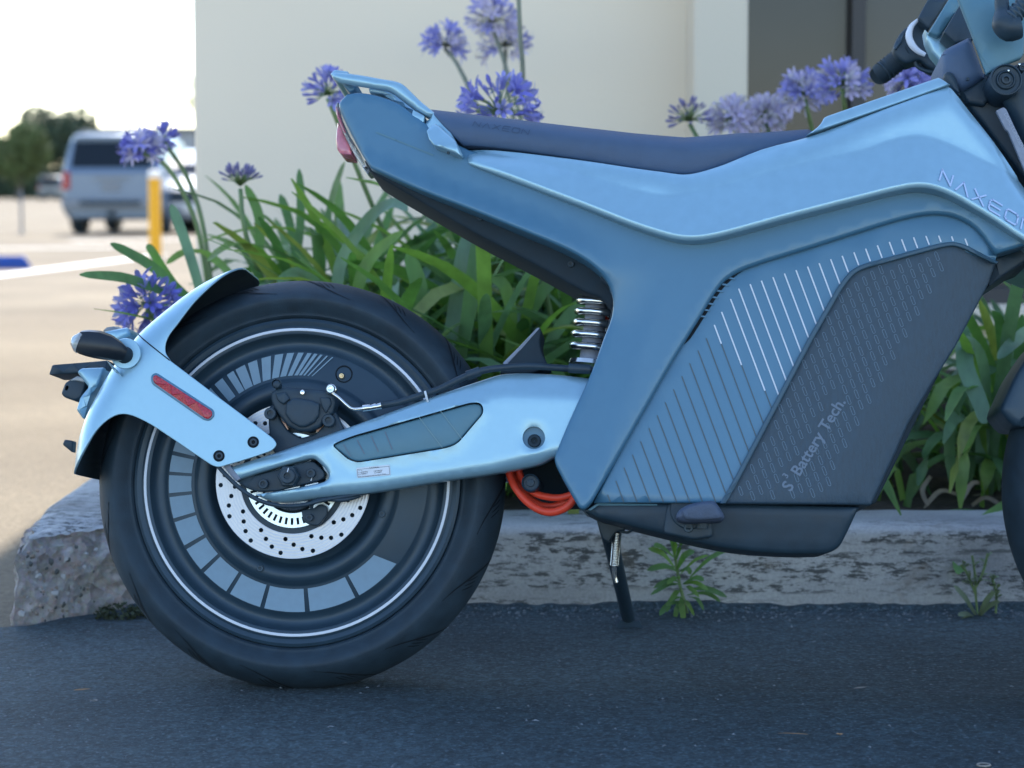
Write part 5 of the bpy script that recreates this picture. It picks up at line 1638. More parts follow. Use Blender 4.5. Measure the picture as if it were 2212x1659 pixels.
panel('stand_bracket', fil([(1289, 1110), (1352, 1120), (1350, 1146), (1330, 1150), (1315, 1172), (1302, 1165), (1292, 1135)], 5), 0.07, M['black'], bike, thick=0.03, bevel=0.003, grid=0.03)
sp0, sp1 = L3(1333, 1150, 0.085), L3(1327, 1222, 0.105)
ax_ = (sp1 - sp0).normalized(); u_ = ax_.cross(Vector((0, 1, 0))).normalized(); w_ = ax_.cross(u_)
tube('stand_spring', [sp0 + (sp1 - sp0) * (i/160) + (u_ * math.cos(2*math.pi*20*i/160) + w_ * math.sin(2*math.pi*20*i/160)) * 0.0062 for i in range(161)], 0.0015, M['chrome'], stand, n=6, sub=1)
tube('spring_hook', [sp0 + u_*0.006, sp0 - ax_*0.008 + u_*0.006, sp0 - ax_*0.014, sp0 - ax_*0.008 - u_*0.006, sp0 - ax_*0.001 - u_*0.005], 0.0015, M['chrome'], stand, n=8)
tube('spring_hook', [sp1, L3(1327, 1245, 0.11), L3(1331, 1258, 0.112)], 0.0040, M['chrome'], stand, n=10)
tube('stand_switch_cable', [L3(1340, 1148, 0.06), L3(1356, 1150, 0.04), L3(1368, 1142, 0.02), L3(1376, 1136, 0.0)], 0.0022, M['black'], bike, n=8)

# ---------------------------------------------------------------- front end
o5 = lambda x, y: (1810.4 + x*0.26455, y*0.26455)
oA = lambda x, y: (2029.8 + x*0.13893, y*0.13893)
def P5(*pts): return [o5(*p[:2]) + tuple(p[2:]) for p in pts]
def PA(*pts): return [oA(*p[:2]) + tuple(p[2:]) for p in pts]
head = panel('headlamp_bracket', fil(PA((270, -60), (300, 10), (520, 560), (735, 1150), (830, 1110), (1000, 1010), (1270, 900), (1310, 830), (1340, 300), (1700, 100), (1700, -80)), 3), -0.118, M['teal'], bike, thick=0.012, bevel=0.004, grid=0.03)
panel('fork_crown_cover', curve(PA((40, 830, 1), (90, 750), (180, 690), (300, 630), (450, 555), (500, 545, 1), (725, 1160, 1), (560, 1290), (370, 1390, 1), (240, 1330), (60, 1190, 1)), 3), -0.085, M['seat'], bike, thick=0.15, bevel=0.018, grid=0.012)
panel('fork_crown', fil(PA((60, 1180), (160, 1120), (380, 1400), (740, 1160), (800, 1500), (700, 1640), (440, 1600)), 5), -0.07, M['black'], bike, thick=0.14, bevel=0.006, grid=0.03)
panel('cable_guide', curve(PA((70, 1165), (110, 1110), (190, 1120), (240, 1180), (300, 1330), (330, 1480), (250, 1420), (130, 1290)), 3), -0.09, M['black'], bike, thick=0.03, bevel=0.006, grid=0.02)
bolt('crown_screw', *oA(438, 1225), -0.0865, 3.5, M['rim'], bike, h=0.004)
cc = L(*oA(1035, 1235), -0.14)
cap_ = lathe('fork_end_cap', cc, [(0.0240, -0.06), (0.0242, -0.136), (0.0235, -0.140), (0.0218, -0.1405), (0.0205, -0.136), (0.0150, -0.1355), (0.0135, -0.140), (0.0120, -0.1405), (0.0105, -0.137), (0.0072, -0.137), (0.0068, -0.142), (0.0040, -0.1425), (0.0036, -0.138), (0.0003, -0.138)], M['black'], bike, n=48)
bolt('cap_pin', *oA(1072, 1092), -0.1405, 2.2, M['chrome'], cap_, socket=False, h=0.004)
bolt('crown_bolt', *oA(1290, 1050), -0.13, 7, M['black'], bike, h=0.02)
bolt('crown_bolt', *oA(1243, 995), -0.136, 2.4, M['chrome'], bike, socket=False, h=0.02)
gap_hole = [(2180, 211.5), (2198, 211.5), (2204, 225), (2203, 236), (2192, 232)]
panel('fork_yoke', fil([(2056, 184), (2110, 160), (2160, 150), (2250, 120), (2340, 140), (2340, 520), (2290, 520), (2216, 388), (2120, 262)], 5), -0.055, M['black'], bike, thick=0.11, bevel=0.006, grid=0.03, holes=[gap_hole])
tube('fork_leg', [L3(2200, 205, -0.095), L3(2350, 520, -0.102), L3(2628, 1030, -0.11)], [0.026, 0.026, 0.028], M['black'], bike, n=24, sub=1)
lab = panel('fork_label', fil([(2151.5, 239, 3), (2168, 231, 5), (2174, 236, 4), (2260, 420), (2235, 420), (2178, 283, 6), (2172, 279, 5)], 2), -0.128, M['grey_plate'], bike, thick=0.008, bevel=0.001, grid=0.03)
place_text('label_lettering', 'DUAL LONDSER', 2168, 246, (85, 168), 8, mat('label_emboss', (0.34, 0.38, 0.46), 0.6), lab, None, -0.128, off=0.0008)
# bellows of the near lever and its joint
tube('lever_joint', [L3(*oA(960, -60), -0.17), L3(*oA(975, 160), -0.17), L3(*oA(1010, 330), -0.172), L3(*oA(1090, 420), -0.172), L3(*oA(1250, 400), -0.172)], [0.010, 0.011, 0.020, 0.022, 0.018], M['black'], bike, n=18)
bel = []; br_ = []
for i in range(25):
    t = i / 24
    bel.append(L3(*oA(1060 + 330*t, 330 - 330*t), -0.176)); br_.append((0.0150 if i % 4 < 2 else 0.0125) * (1 - 0.1*t))
tube('rubber_bellows', bel, br_, M['rim'], bike, n=18, sub=1)
# far-side handlebar, turned towards the tank
YH = 0.26
gl = tube('handlebar_grip', [L3(*o5(318, 628), YH+0.04), L3(*o5(345, 605), YH+0.04), L3(*o5(440, 530), YH+0.02), L3(*o5(540, 450), YH), L3(*o5(620, 390), YH-0.02)], [0.0150, 0.0185, 0.0180, 0.0175, 0.0185], M['black_matt'], bike, n=24, sub=2)
for k in range(5):
    t = 0.1 + 0.1*k
    x, y = 345 + 180*t*1.6, 605 - 140*t*1.6
    tube('grip_rib', [L3(*o5(x-3, y+2), YH+0.03-0.03*t), L3(*o5(x+6, y-5), YH+0.03-0.03*t)], 0.0192, M['black'], gl, n=24, sub=1)
panel('switch_housing', fil(P5((445, 395), (470, 330), (520, 250), (590, 195), (655, 155), (720, 215), (745, 330), (850, 510), (850, 580), (760, 560), (660, 480), (560, 520), (480, 470)), 10), YH-0.03, M['black'], bike, thick=0.05, bevel=0.006, grid=0.02)
panel('switch_button', fil(P5((455, 395), (490, 320), (545, 260), (530, 330), (520, 350), (470, 410)), 3), YH-0.034, M['rim'], bike, thick=0.02, bevel=0.003, grid=0.03)
arcp = [o5(655, 160), o5(600, 215), o5(578, 290), o5(600, 360), o5(650, 415), o5(712, 448)]
tube('clamp_glint', [L3(*p, YH-0.045) for p in arcp], [0.0025, 0.0045, 0.0058, 0.0060, 0.0050, 0.0034], M['stripe_white'], bike, n=10)  # white tube paints the light caught on the clamp edge
tube('control_cable', [L3(*o5(*p), YH-0.02) for p in ((650, 460), (630, 500), (650, 545), (720, 580), (800, 585), (850, 560))], 0.0035, M['black'], bike, n=10)
tube('control_cable', [L3(*o5(*p), YH-0.01) for p in ((640, 450), (690, 560), (760, 560), (850, 480))], 0.0030, M['black'], bike, n=10)
panel('mirror_stalk', fil(P5((650, 145), (735, -10), (905, -20), (870, 40), (745, 232), (720, 215)), 4), YH-0.06, M['black'], bike, thick=0.03, bevel=0.004, grid=0.03)
panel('handlebar_riser', fil(P5((738, 262), (905, -10), (1000, -20), (990, 60), (940, 140), (835, 285), (810, 292)), 4), 0.10, M['teal'], bike, thick=0.03, bevel=0.005, grid=0.03)
panel('riser_block', fil(P5((860, 262), (1000, 30), (1110, 320), (960, 350)), 4), 0.05, M['black'], bike, thick=0.06, bevel=0.004, grid=0.03)
panel('bar_clamp_cover', fil(P5((706, 228), (740, 262), (820, 290), (872, 262), (950, 300), (990, 350), (900, 520), (845, 515), (770, 430), (725, 330)), 5), 0.12, M['paint'], bike, thick=0.04, bevel=0.006, grid=0.02)
# front wheel, mostly beyond the picture
FX = (L(2642, 1040, -0.055)[0], TYRE_R)
fw = bpy.data.objects.new('front_wheel', wheel.data.copy()); col.objects.link(fw); fw.parent = bike
fw.location = (FX[0], 0, 0)
ft = bpy.data.objects.new('tyre', tyre.data); col.objects.link(ft); ft.parent = fw
fmud = panel('front_mudguard', curve([(2166, 872, 1), (2176, 850), (2200, 800), (2260, 720), (2330, 690, 1), (2340, 800, 1), (2270, 860), (2212, 921, 1), (2190, 918), (2164, 888)], 3), -0.085, M['rim'], bike, mirror=True, bevel=0.012, grid=0.02)
print('bike parts', len(bike.children_recursive), 'capsules', cnt)
# ================================================================== PLANTS
def leaf_mat(name, c, t=0.28, rough=0.48):
    m = bpy.data.materials.new(name); m.use_nodes = True
    nt = m.node_tree; b = nt.nodes['Principled BSDF']; out = nt.nodes['Material Output']
    n = noise_tex(nt, 9, 4)
    st = noise_tex(nt, 60, 3, stretch=(1, 1, 0.15))
    cc = ramp(nt, n, [(0.3, tuple(k*0.72 for k in c)), (0.7, tuple(k*1.25 for k in c))])
    cc = mix(nt, 0.3, cc, ramp(nt, st, [(0.35, (0.7, 0.7, 0.7)), (0.65, (1.2, 1.2, 1.2))]), 'MULTIPLY')
    nt.links.new(cc, b.inputs['Base Color'])
    b.inputs['Roughness'].default_value = rough
    tr = nt.nodes.new('ShaderNodeBsdfTranslucent')
    nt.links.new(mix(nt, 1.0, cc, (1.3, 1.5, 0.6), 'MULTIPLY'), tr.inputs[0])
    ms = nt.nodes.new('ShaderNodeMixShader'); ms.inputs[0].default_value = t
    nt.links.new(b.outputs[0], ms.inputs[1]); nt.links.new(tr.outputs[0], ms.inputs[2])
    nt.links.new(ms.outputs[0], out.inputs[0])
    return m
LEAF = [leaf_mat('leaf_green', (0.115, 0.230, 0.075), 0.38), leaf_mat('leaf_deep', (0.080, 0.175, 0.075), 0.34), leaf_mat('leaf_light', (0.170, 0.290, 0.075), 0.42), leaf_mat('leaf_bluish', (0.135, 0.235, 0.150), 0.3, rough=0.36), leaf_mat('leaf_yellowing', (0.235, 0.285, 0.085), 0.4)]
DEAD = leaf_mat('dry_leaf', (0.26, 0.215, 0.165), 0.15, 0.75)
STALK = leaf_mat('flower_stalk_green', (0.13, 0.20, 0.075), 0.05, 0.5)
STALK2 = leaf_mat('flower_stalk_grey', (0.16, 0.17, 0.12), 0.05, 0.5)
PET = [leaf_mat('petal_blue', (0.32, 0.30, 0.80), 0.35, 0.5), leaf_mat('petal_deep', (0.20, 0.19, 0.68), 0.3, 0.5), leaf_mat('petal_lavender', (0.60, 0.52, 0.92), 0.45, 0.5), leaf_mat('petal_dusky', (0.24, 0.21, 0.46), 0.3, 0.5)]

def spline(P, sub):
    P = [Vector(p) for p in P]
    Q = []
    for i in range(len(P) - 1):
        p0 = P[max(i-1, 0)]; p1 = P[i]; p2 = P[i+1]; p3 = P[min(i+2, len(P)-1)]
        for j in range(sub):
            t = j / sub
            Q.append(0.5 * ((2*p1) + (p2-p0)*t + (2*p0-5*p1+4*p2-p3)*t*t + (3*p1-p0-3*p2+p3)*t**3))
    Q.append(P[-1])
    return Q

def leaf_obj(parent, pts, w, m, face=None, fold=0.25, sub=4, name='leaf', base_w=0.55):
    """strap leaf along world points; parent gives the origin"""
    Q = spline(pts, sub)
    n = len(Q)
    V, Fc = [], []
    for i, p in enumerate(Q):
        t = i / (n - 1)
        tan = (Q[min(i+1, n-1)] - Q[max(i-1, 0)]).normalized()
        f = Vector(face) if face is not None else Vector((0, 0, 1))
        s = tan.cross(f)
        if s.length < 0.05: s = tan.cross(Vector((0.3, 1, 0.2)))
        s.normalize()
        nn = s.cross(tan)
        ww = w * 0.5 * (base_w + (1 - base_w) * min(1, t * 2.2)) * (1 if t < 0.72 else math.sqrt(max(0, 1 - ((t - 0.72) / 0.285) ** 2)))
        V += [p + s * ww + nn * ww * fold, p, p - s * ww + nn * ww * fold]
    for i in range(n - 1):
        for k in range(2):
            Fc.append((i*3+k, i*3+k+1, (i+1)*3+k+1, (i+1)*3+k))
    o_ = Vector(parent.location)
    me = mesh(name, [v - o_ for v in V], Fc, 180)
    return add(name, me, m, parent)

def arch(base, az, length, pitch, droop, steps=6, rr=None):
    """points of an arching leaf"""
    p = Vector(base); P = [p.copy()]
    ang = pitch
    for i in range(steps):
        t = (i + 1) / steps
        ang -= droop * (0.35 + 1.3 * t) / steps
        d = Vector((math.cos(az) * math.cos(ang), math.sin(az) * math.cos(ang), math.sin(ang)))
        p = p + d * (length / steps)
        P.append(p.copy())
    return P

def clump(x, y, n, label, seed, lmin=0.5, lmax=0.78, group='agapanthus clumps in the planter', z=0.13, wmin=0.020, wmax=0.033, pmin=55, pmax=88, azr=None, dmin=25, dmax=150):
    r = random.Random(seed)
    root = empty('agapanthus_plant', (x, y, z)); tag(root, label, 'plant', group)
    for i in range(n):
        az = r.uniform(0, 2*math.pi) if azr is None else R(r.uniform(*azr))
        ln = r.uniform(lmin, lmax) * (1.0 if r.random() < .7 else 0.75)
        b = Vector((x + r.gauss(0, 0.05), y + r.gauss(0, 0.05), z - 0.02))
        for _try in range(10):
            P = arch(b, az, ln, R(r.uniform(pmin, pmax)), R(r.uniform(dmin, dmax)))
            if min(q.x for q in P) > -0.78 and max(q.z for q in P) < 0.80: break
            az = r.uniform(0, 2*math.pi) if azr is None else R(r.uniform(*azr)); ln *= 0.94
        w = r.uniform(wmin, wmax)
        leaf_obj(root, P, w, r.choice(LEAF[:4] + LEAF + [LEAF[2]]), face=(math.cos(az + r.gauss(0, .5))*-0.7, math.sin(az + r.gauss(0, .5))*-0.7, 0.75), fold=r.uniform(0.05, 0.4), sub=2)
    for i in range(5):
        az = r.uniform(0, 6.28)
        P = arch((x + r.gauss(0, .04), y + r.gauss(0, .04), z), az, r.uniform(.12, .28), R(r.uniform(10, 50)), R(r.uniform(60, 140)), 4)
        leaf_obj(root, P, r.uniform(.012, .024), DEAD, fold=r.uniform(0.2, 0.8), sub=2, name='dry_leaf')
    return root

def floret_mesh(open_=1.0, L_=0.034):
    V, Fc = [], []
    st = [(0.0, 0.0022), (0.10, 0.0026), (0.35, 0.0042), (0.55, 0.0062)]
    n = 6
    for z, r in st:
        for k in range(n):
            a = 2*math.pi*k/n
            V.append((r*math.cos(a), r*math.sin(a), z*L_))
    for s in range(len(st)-1):
        for k in range(n): Fc.append((s*n+k, s*n+(k+1) % n, (s+1)*n+(k+1) % n, (s+1)*n+k))
    for k in range(6):
        a = 2*math.pi*(k+0.5)/6
        er, et = Vector((math.cos(a), math.sin(a), 0)), Vector((-math.sin(a), math.cos(a), 0))
        i0 = len(V)
        for t, r, z, w in ((0, 0.0058, 0.50, 0.0030), (0.35, 0.0078 + 0.004*open_, 0.70, 0.0046), (0.7, 0.0095 + 0.011*open_, 0.88 - 0.04*open_, 0.0040), (1.0, 0.010 + 0.019*open_, 1.0 - 0.10*open_, 0.0008)):
            c = er * r + Vector((0, 0, z*L_))
            V += [c + et*w, c - et*w]
        for q in range(3): Fc.append((i0+2*q, i0+2*q+1, i0+2*q+3, i0+2*q+2))
    return mesh('floret', V, Fc, 180)
def bud_mesh(L_=0.026, r=0.0042):
    V, Fc = [], []
    st = [(0, .35), (.25, .6), (.6, 1.0), (.85, .8), (1, .1)]
    for z, k_ in st:
        for k in range(6):
            a = 2*math.pi*k/6
            V.append((r*k_*math.cos(a), r*k_*math.sin(a), z*L_))
    for s in range(4):
        for k in range(6): Fc.append((s*6+k, s*6+(k+1) % 6, (s+1)*6+(k+1) % 6, (s+1)*6+k))
    return mesh('bud', V, Fc, 180)
FLO = {}
def flo(kind, mi):
    if (kind, mi) not in FLO:
        me = {'open': lambda: floret_mesh(1.0), 'half': lambda: floret_mesh(0.45), 'bud': bud_mesh, 'smallbud': lambda: bud_mesh(0.019, 0.0030)}[kind]()
        me.materials.append(PET[mi]); FLO[(kind, mi)] = me
    return FLO[(kind, mi)]

def flower(plant, px, py, Y, rpx, n, mats, seed, foot=None, kinds=('open', 'half', 'half', 'bud'), scale=1.0, up=0.25, stalk=STALK, bend=None, ped=1.0):
    """umbel at a picture position, on a stalk that rises from its plant"""
    r = random.Random(seed)
    c = at(px, py, Y)
    rad = rpx / F * Y
    base = Vector(plant.location)
    ft = Vector(foot) if foot is not None else base
    P = [ft, ft.lerp(c, 0.5) + Vector((r.uniform(-.02, .02), r.uniform(-.02, .02), 0.03)), c - Vector((0, 0, rad*0.12))]
    if bend: P = [ft] + [Vector(b) for b in bend] + [c - Vector((0, 0, rad*0.12))]
    V, Fc = [], []
    def addtube(pts, rr, k=6, sub=4):
        me = tube_mesh('t', pts, rr, n=k, sub=sub)
        s = len(V)
        V.extend([v.co - base for v in me.vertices]); Fc.extend([tuple(i + s for i in p.vertices) for p in me.polygons])
        bpy.data.meshes.remove(me)
    addtube(P, [0.0062] + [0.0058] * (len(P)-2) + [0.0050], 8, 5)
    tips = []
    for i in range(n):
        z = 1 - (1 - (-up)) * 0 - (i + 0.5) / n * (1.0 + up * 1.6)
        z = max(-0.75, min(0.98, z))
        a = i * 2.39996 + r.uniform(-.25, .25)
        q = math.sqrt(max(0, 1 - z*z))
        d = Vector((q*math.cos(a), q*math.sin(a), z + r.uniform(-.1, .1))).normalized()
        fl = (0.030 if 'smallbud' not in kinds else 0.016) * scale
        t0 = c + d * max(0.012, (rad - fl) * r.uniform(0.82, 1.0) * ped)
        mid = c.lerp(t0, 0.55) + Vector((0, 0, 0.004))
        addtube([c, mid, t0], [0.0013, 0.0011, 0.0012], 4, 1)
        tips.append((t0, d))
    me = mesh('flower_head', V, Fc, 180)
    hd_ = add('flower_head', me, stalk, plant)
    for t0, d in tips:
        kd = r.choice(kinds)
        o = bpy.data.objects.new('floret', flo(kd, r.choice(mats))); col.objects.link(o); o.parent = hd_
        dd = (d + Vector((r.gauss(0, .15), r.gauss(0, .15), r.gauss(0, .15) - (0.12 if kd != 'bud' else -0.1)))).normalized()
        o.location = t0 - base
        o.rotation_euler = dd.to_track_quat('Z', 'Y').to_euler()
        s = scale * r.uniform(0.85, 1.12); o.scale = (s, s, s)
    return hd_

# clumps (x, y in metres)
cl = {}
cl['a'] = clump(-0.58, 4.62, 18, 'agapanthus clump at the planter corner with leaves spreading left', 11, 0.36, 0.5, azr=(-40, 120))
cl['b'] = clump(-0.30, 4.75, 70, 'agapanthus clump directly behind the top of the rear mudguard', 12, 0.6, 0.86)
cl['c'] = clump(-0.06, 4.60, 80, 'agapanthus clump rising above the crown of the rear tyre', 13, 0.6, 0.86)
cl['d'] = clump(0.16, 4.72, 90, 'agapanthus clump between rear tyre and shock absorber', 14, 0.6, 0.88)
cl['e'] = clump(0.36, 4.62, 60, 'agapanthus clump behind the shock absorber and seat', 15, 0.5, 0.75)
cl['f'] = clump(-0.42, 5.20, 60, 'agapanthus clump against the wall left of the tail', 16, 0.62, 0.92, z=0.22, pmin=62, dmin=20, dmax=120)
cl['g'] = clump(-0.10, 5.30, 80, 'agapanthus clump against the wall below the tail lamp', 17, 0.62, 0.92, z=0.22, pmin=62, dmin=20, dmax=120)
cl['h'] = clump(0.20, 5.25, 80, 'agapanthus clump against the wall under the tail section', 18, 0.62, 0.92, z=0.22, pmin=62, dmin=20, dmax=120)
cl['n'] = clump(0.03, 4.98, 90, 'agapanthus clump in the middle of the bed behind the tyre crown', 61, 0.62, 0.92, z=0.2, pmin=60, dmin=25, dmax=130)
cl['o'] = clump(-0.27, 5.02, 70, 'agapanthus clump in the middle of the bed behind the mudguard tip', 62, 0.55, 0.8, z=0.2, pmin=60, dmin=25, dmax=130)
cl['p'] = clump(0.30, 4.95, 75, 'agapanthus clump in the middle of the bed under the seat', 63, 0.55, 0.8, z=0.2, pmin=60, dmin=25, dmax=130)
cl['i'] = clump(0.78, 4.75, 16, 'agapanthus clump hidden behind the battery, blooms above the tank', 19, 0.4, 0.55)
cl['j'] = clump(1.02, 4.66, 75, 'agapanthus clump right of the battery with broad folded leaves', 20, 0.45, 0.72)
cl['k'] = clump(1.24, 5.05, 70, 'agapanthus clump behind the front tyre', 21, 0.5, 0.78)
cl['l'] = clump(-0.70, 5.55, 14, 'agapanthus clump past the building corner with a bloom before the vehicle', 22, 0.3, 0.42, azr=(-50, 60))
cl['m'] = clump(0.92, 5.60, 18, 'agapanthus clump below the dark window', 23, 0.4, 0.6)

# leaves one can single out in the picture
def pl(c, pts, w, mi=0, fold=0.2, m=None, face=(0, -1, 0.5)):
    return leaf_obj(cl[c], [at(*p) for p in pts], w * 0.74, m or LEAF[mi], face=face, fold=fold, sub=4, base_w=0.8)
pl('a', [(470, 690, 4.55), (400, 650, 4.45), (330, 622, 4.35), (262, 600, 4.28), (172, 594, 4.2)], 0.032, 1, 0.15)
pl('a', [(460, 700, 4.62), (400, 640, 4.55), (330, 578, 4.5), (280, 548, 4.46), (238, 527, 4.42)], 0.030, 1, 0.15)
pl('a', [(440, 720, 4.66), (400, 650, 4.62), (355, 585, 4.6), (330, 545, 4.58), (318, 528, 4.58)], 0.024, 0, 0.15)
pl('b', [(455, 720, 4.8), (430, 620, 4.8), (408, 545, 4.82), (385, 480, 4.84), (370, 442, 4.85)], 0.030, 3, 0.12)
pl('b', [(520, 690, 4.85), (500, 600, 4.95), (450, 552, 5.0), (400, 545, 4.9), (360, 570, 4.85)], 0.026, 2, 0.2)
pl('b', [(560, 700, 5.0), (560, 560, 5.0), (560, 470, 5.0), (530, 400, 5.0)], 0.030, 0, 0.2)
pl('b', [(600, 720, 5.1), (640, 560, 5.1), (650, 450, 5.1), (646, 365, 5.1)], 0.026, 1, 0.2)
pl('f', [(640, 560, 5.3), (625, 480, 5.3), (605, 420, 5.3)], 0.028, 1, 0.2)
pl('g', [(690, 640, 5.3), (705, 500, 5.3), (720, 420, 5.2), (745, 350, 5.1)], 0.026, 3, 0.15)
pl('c', [(720, 760, 4.7), (700, 640, 4.6), (650, 590, 4.55), (600, 610, 4.5)], 0.036, 3, 0.2)
pl('c', [(760, 760, 4.65), (770, 640, 4.6), (800, 560, 4.6), (870, 500, 4.58)], 0.034, 2, 0.25)
pl('c', [(700, 760, 4.7), (725, 640, 4.68), (740, 560, 4.68), (800, 470, 4.66), (850, 440, 4.62), (880, 455, 4.58)], 0.036, 3, 0.2)
pl('d', [(900, 790, 4.6), (905, 700, 4.6), (905, 620, 4.6), (880, 545, 4.6)], 0.046, 0, 0.15)
pl('d', [(960, 790, 4.6), (985, 660, 4.6), (1000, 560, 4.6), (1020, 490, 4.62)], 0.044, 3, 0.15)
pl('d', [(990, 800, 4.55), (1010, 690, 4.55), (1025, 580, 4.55), (1035, 505, 4.58)], 0.040, 0, 0.15)
pl('d', [(1100, 800, 4.6), (1105, 690, 4.6), (1090, 620, 4.6), (1060, 600, 4.6)], 0.034, 2, 0.25)
pl('e', [(1110, 800, 4.62), (1140, 690, 4.62), (1190, 610, 4.6), (1270, 560, 4.6)], 0.036, 0, 0.15)
pl('e', [(1160, 800, 4.55), (1200, 720, 4.55), (1250, 660, 4.55), (1300, 620, 4.55)], 0.034, 0, 0.15)
pl('e', [(1230, 800, 4.6), (1240, 720, 4.6), (1255, 660, 4.6), (1290, 590, 4.6)], 0.034, 1, 0.15)
# right of the battery
pl('j', [(2120, 1000, 4.55), (2125, 850, 4.5), (2115, 770, 4.45), (2090, 742, 4.4), (2085, 790, 4.36), (2120, 880, 4.33), (2125, 915, 4.32)], 0.046, 3, 0.1)
pl('j', [(2230, 900, 4.6), (2240, 760, 4.5), (2230, 715, 4.45), (2190, 740, 4.38), (2155, 775, 4.34)], 0.034, 3, 0.35)
pl('j', [(2060, 1040, 4.5), (2050, 960, 4.5), (2070, 860, 4.5), (2130, 800, 4.5), (2200, 780, 4.5)], 0.034, 1, 0.2)
pl('j', [(2090, 1040, 4.55), (2110, 940, 4.55), (2150, 860, 4.55), (2180, 830, 4.5)], 0.032, 1, 0.25)
pl('j', [(2240, 1050, 4.5), (2200, 1080, 4.40), (2130, 1130, 4.25), (2080, 1190, 4.15), (2068, 1240, 4.10)], 0.044, 0, 0.25, face=(0.3, -1, 0.9))
pl('j', [(2200, 1130, 4.45), (2120, 1108, 4.42), (2060, 1105, 4.38), (2000, 1124, 4.34)], 0.018, 0, 0.25, face=(0, -0.4, 1))
pl('j', [(1950, 1080, 4.45), (1930, 1010, 4.42), (1890, 1075, 4.36)], 0.020, 2, 0.3)
for k, (a, b, c_) in enumerate([((2130, 1050, 4.5), (2100, 1045, 4.44), (2076, 1085, 4.38)), ((2190, 1040, 4.5), (2196, 1060, 4.42), (2170, 1094, 4.36)), ((2010, 1030, 4.5), (1992, 1060, 4.44), (2004, 1094, 4.4)), ((2070, 1070, 4.5), (2030, 1062, 4.45), (1996, 1098, 4.4)), ((2100, 1092, 4.44), (2130, 1076, 4.42), (2165, 1096, 4.38))]):
    pl('j', [a, b, c_], 0.013, 0, 0.6, m=DEAD)

# blooms
flower(cl['g'], 708, 205, 5.0, 62, 26, [1, 0], 31, kinds=('half', 'bud', 'half', 'bud'))
flower(cl['h'], 962, 100, 5.7, 52, 22, [0, 2], 32, kinds=('open', 'half', 'half'), stalk=STALK2, bend=[at(1030, 230, 5.5)])
flower(cl['h'], 1062, 48, 5.9, 64, 30, [0, 2], 33, stalk=STALK2, bend=[at(1120, 240, 5.7)])
flower(cl['h'], 1092, 100, 6.0, 62, 26, [2, 0], 34, stalk=STALK2, bend=[at(1110, 260, 5.8)])
flower(cl['d'], 1078, 245, 4.5, 98, 38, [1, 0, 0], 35, scale=1.12, kinds=('open', 'half', 'half', 'bud'))
flower(cl['e'], 1118, -90, 5.2, 40, 14, [0], 39, stalk=STALK2, bend=[at(1165, 330, 5.1), at(1128, 130, 5.15)])
flower(cl['i'], 1490, 262, 5.2, 54, 34, [3], 36, kinds=('smallbud', 'smallbud', 'bud'), up=0.1)
flower(cl['i'], 1582, 262, 5.3, 56, 38, [2], 37, kinds=('open', 'half'))
flower(cl['i'], 1652, 256, 5.4, 52, 34, [2], 38, kinds=('open', 'half'))
flower(cl['m'], 1738, 205, 5.2, 58, 34, [2, 0], 40, kinds=('open', 'half'))
flower(cl['m'], 1820, 185, 5.0, 64, 42, [0, 2], 41, kinds=('half', 'bud', 'bud', 'half'))
flower(cl['j'], 1962, 178, 4.9, 54, 30, [0, 2], 42, kinds=('open', 'half'))
flower(cl['f'], 519, 402, 4.95, 52, 36, [3], 43, kinds=('smallbud', 'smallbud', 'bud'), up=-0.25, bend=[at(548, 560, 4.95)])
flower(cl['l'], 305, 325, 5.5, 50, 30, [2, 0, 1], 44, kinds=('open', 'half'), bend=[at(440, 560, 5.5), at(400, 425, 5.5), at(352, 352, 5.5)])
flower(cl['l'], 352, 300, 5.6, 34, 14, [1], 45, kinds=('half', 'bud'), bend=[at(450, 560, 5.55), at(412, 400, 5.58)])
flower(cl['a'], 318, 660, 4.35, 74, 30, [1, 0, 1], 46, scale=1.1, kinds=('open', 'half', 'half'), up=0.6)

# weeds at the foot of the kerb
def weed(px, py, label, specs, seed, m=None, name='weed', Y=None):
    p = on_z(px, py, 0.0) if Y is None else at(px, py, Y)
    root = empty(name, p); tag(root, label, 'weed')
    r = random.Random(seed)
    for pts, w in specs:
        leaf_obj(root, [at(*q) for q in pts], w, m or r.choice([LEAF[0], LEAF[2]]), face=(r.uniform(-.3, .3), -0.8, 0.7), fold=r.uniform(0.1, 0.4), sub=3, base_w=0.25)
    return root
w1 = []
r_ = random.Random(5)
stem = [(1488, 1338), (1478, 1300), (1468, 1262), (1462, 1225), (1456, 1190), (1454, 1165)]
for (ex, ey, sx, sy) in [(1400, 1185, 1458, 1228), (1398, 1232, 1462, 1235), (1412, 1180, 1456, 1205), (1440, 1150, 1456, 1200), (1464, 1150, 1457, 1200), (1482, 1155, 1460, 1210), (1500, 1190, 1462, 1232), (1590, 1180, 1490, 1248), (1530, 1200, 1470, 1240),
                         (1406, 1285, 1470, 1262), (1412, 1270, 1466, 1256), (1520, 1255, 1475, 1262), (1570, 1290, 1490, 1275), (1556, 1300, 1485, 1285), (1530, 1275, 1478, 1262), (1425, 1330, 1476, 1300), (1440, 1322, 1472, 1290), (1458, 1336, 1478, 1300),
                         (1477, 1342, 1472, 1292), (1500, 1330, 1482, 1296), (1520, 1318, 1486, 1290), (1448, 1300, 1472, 1276), (1510, 1290, 1480, 1268), (1442, 1262, 1468, 1250), (1492, 1240, 1466, 1236)]:
    yb = 4.06
    w1.append(([(sx, sy, yb), ((sx+ex)/2 + r_.uniform(-6, 6), (sy+ey)/2 - 10, yb - 0.03), (ex, ey, yb - 0.05 + r_.uniform(-.02, .03))], r_.uniform(0.008, 0.013)))
wd1 = weed(1486, 1338, 'leafy green weed growing at the kerb foot beside the side stand', w1, 5)
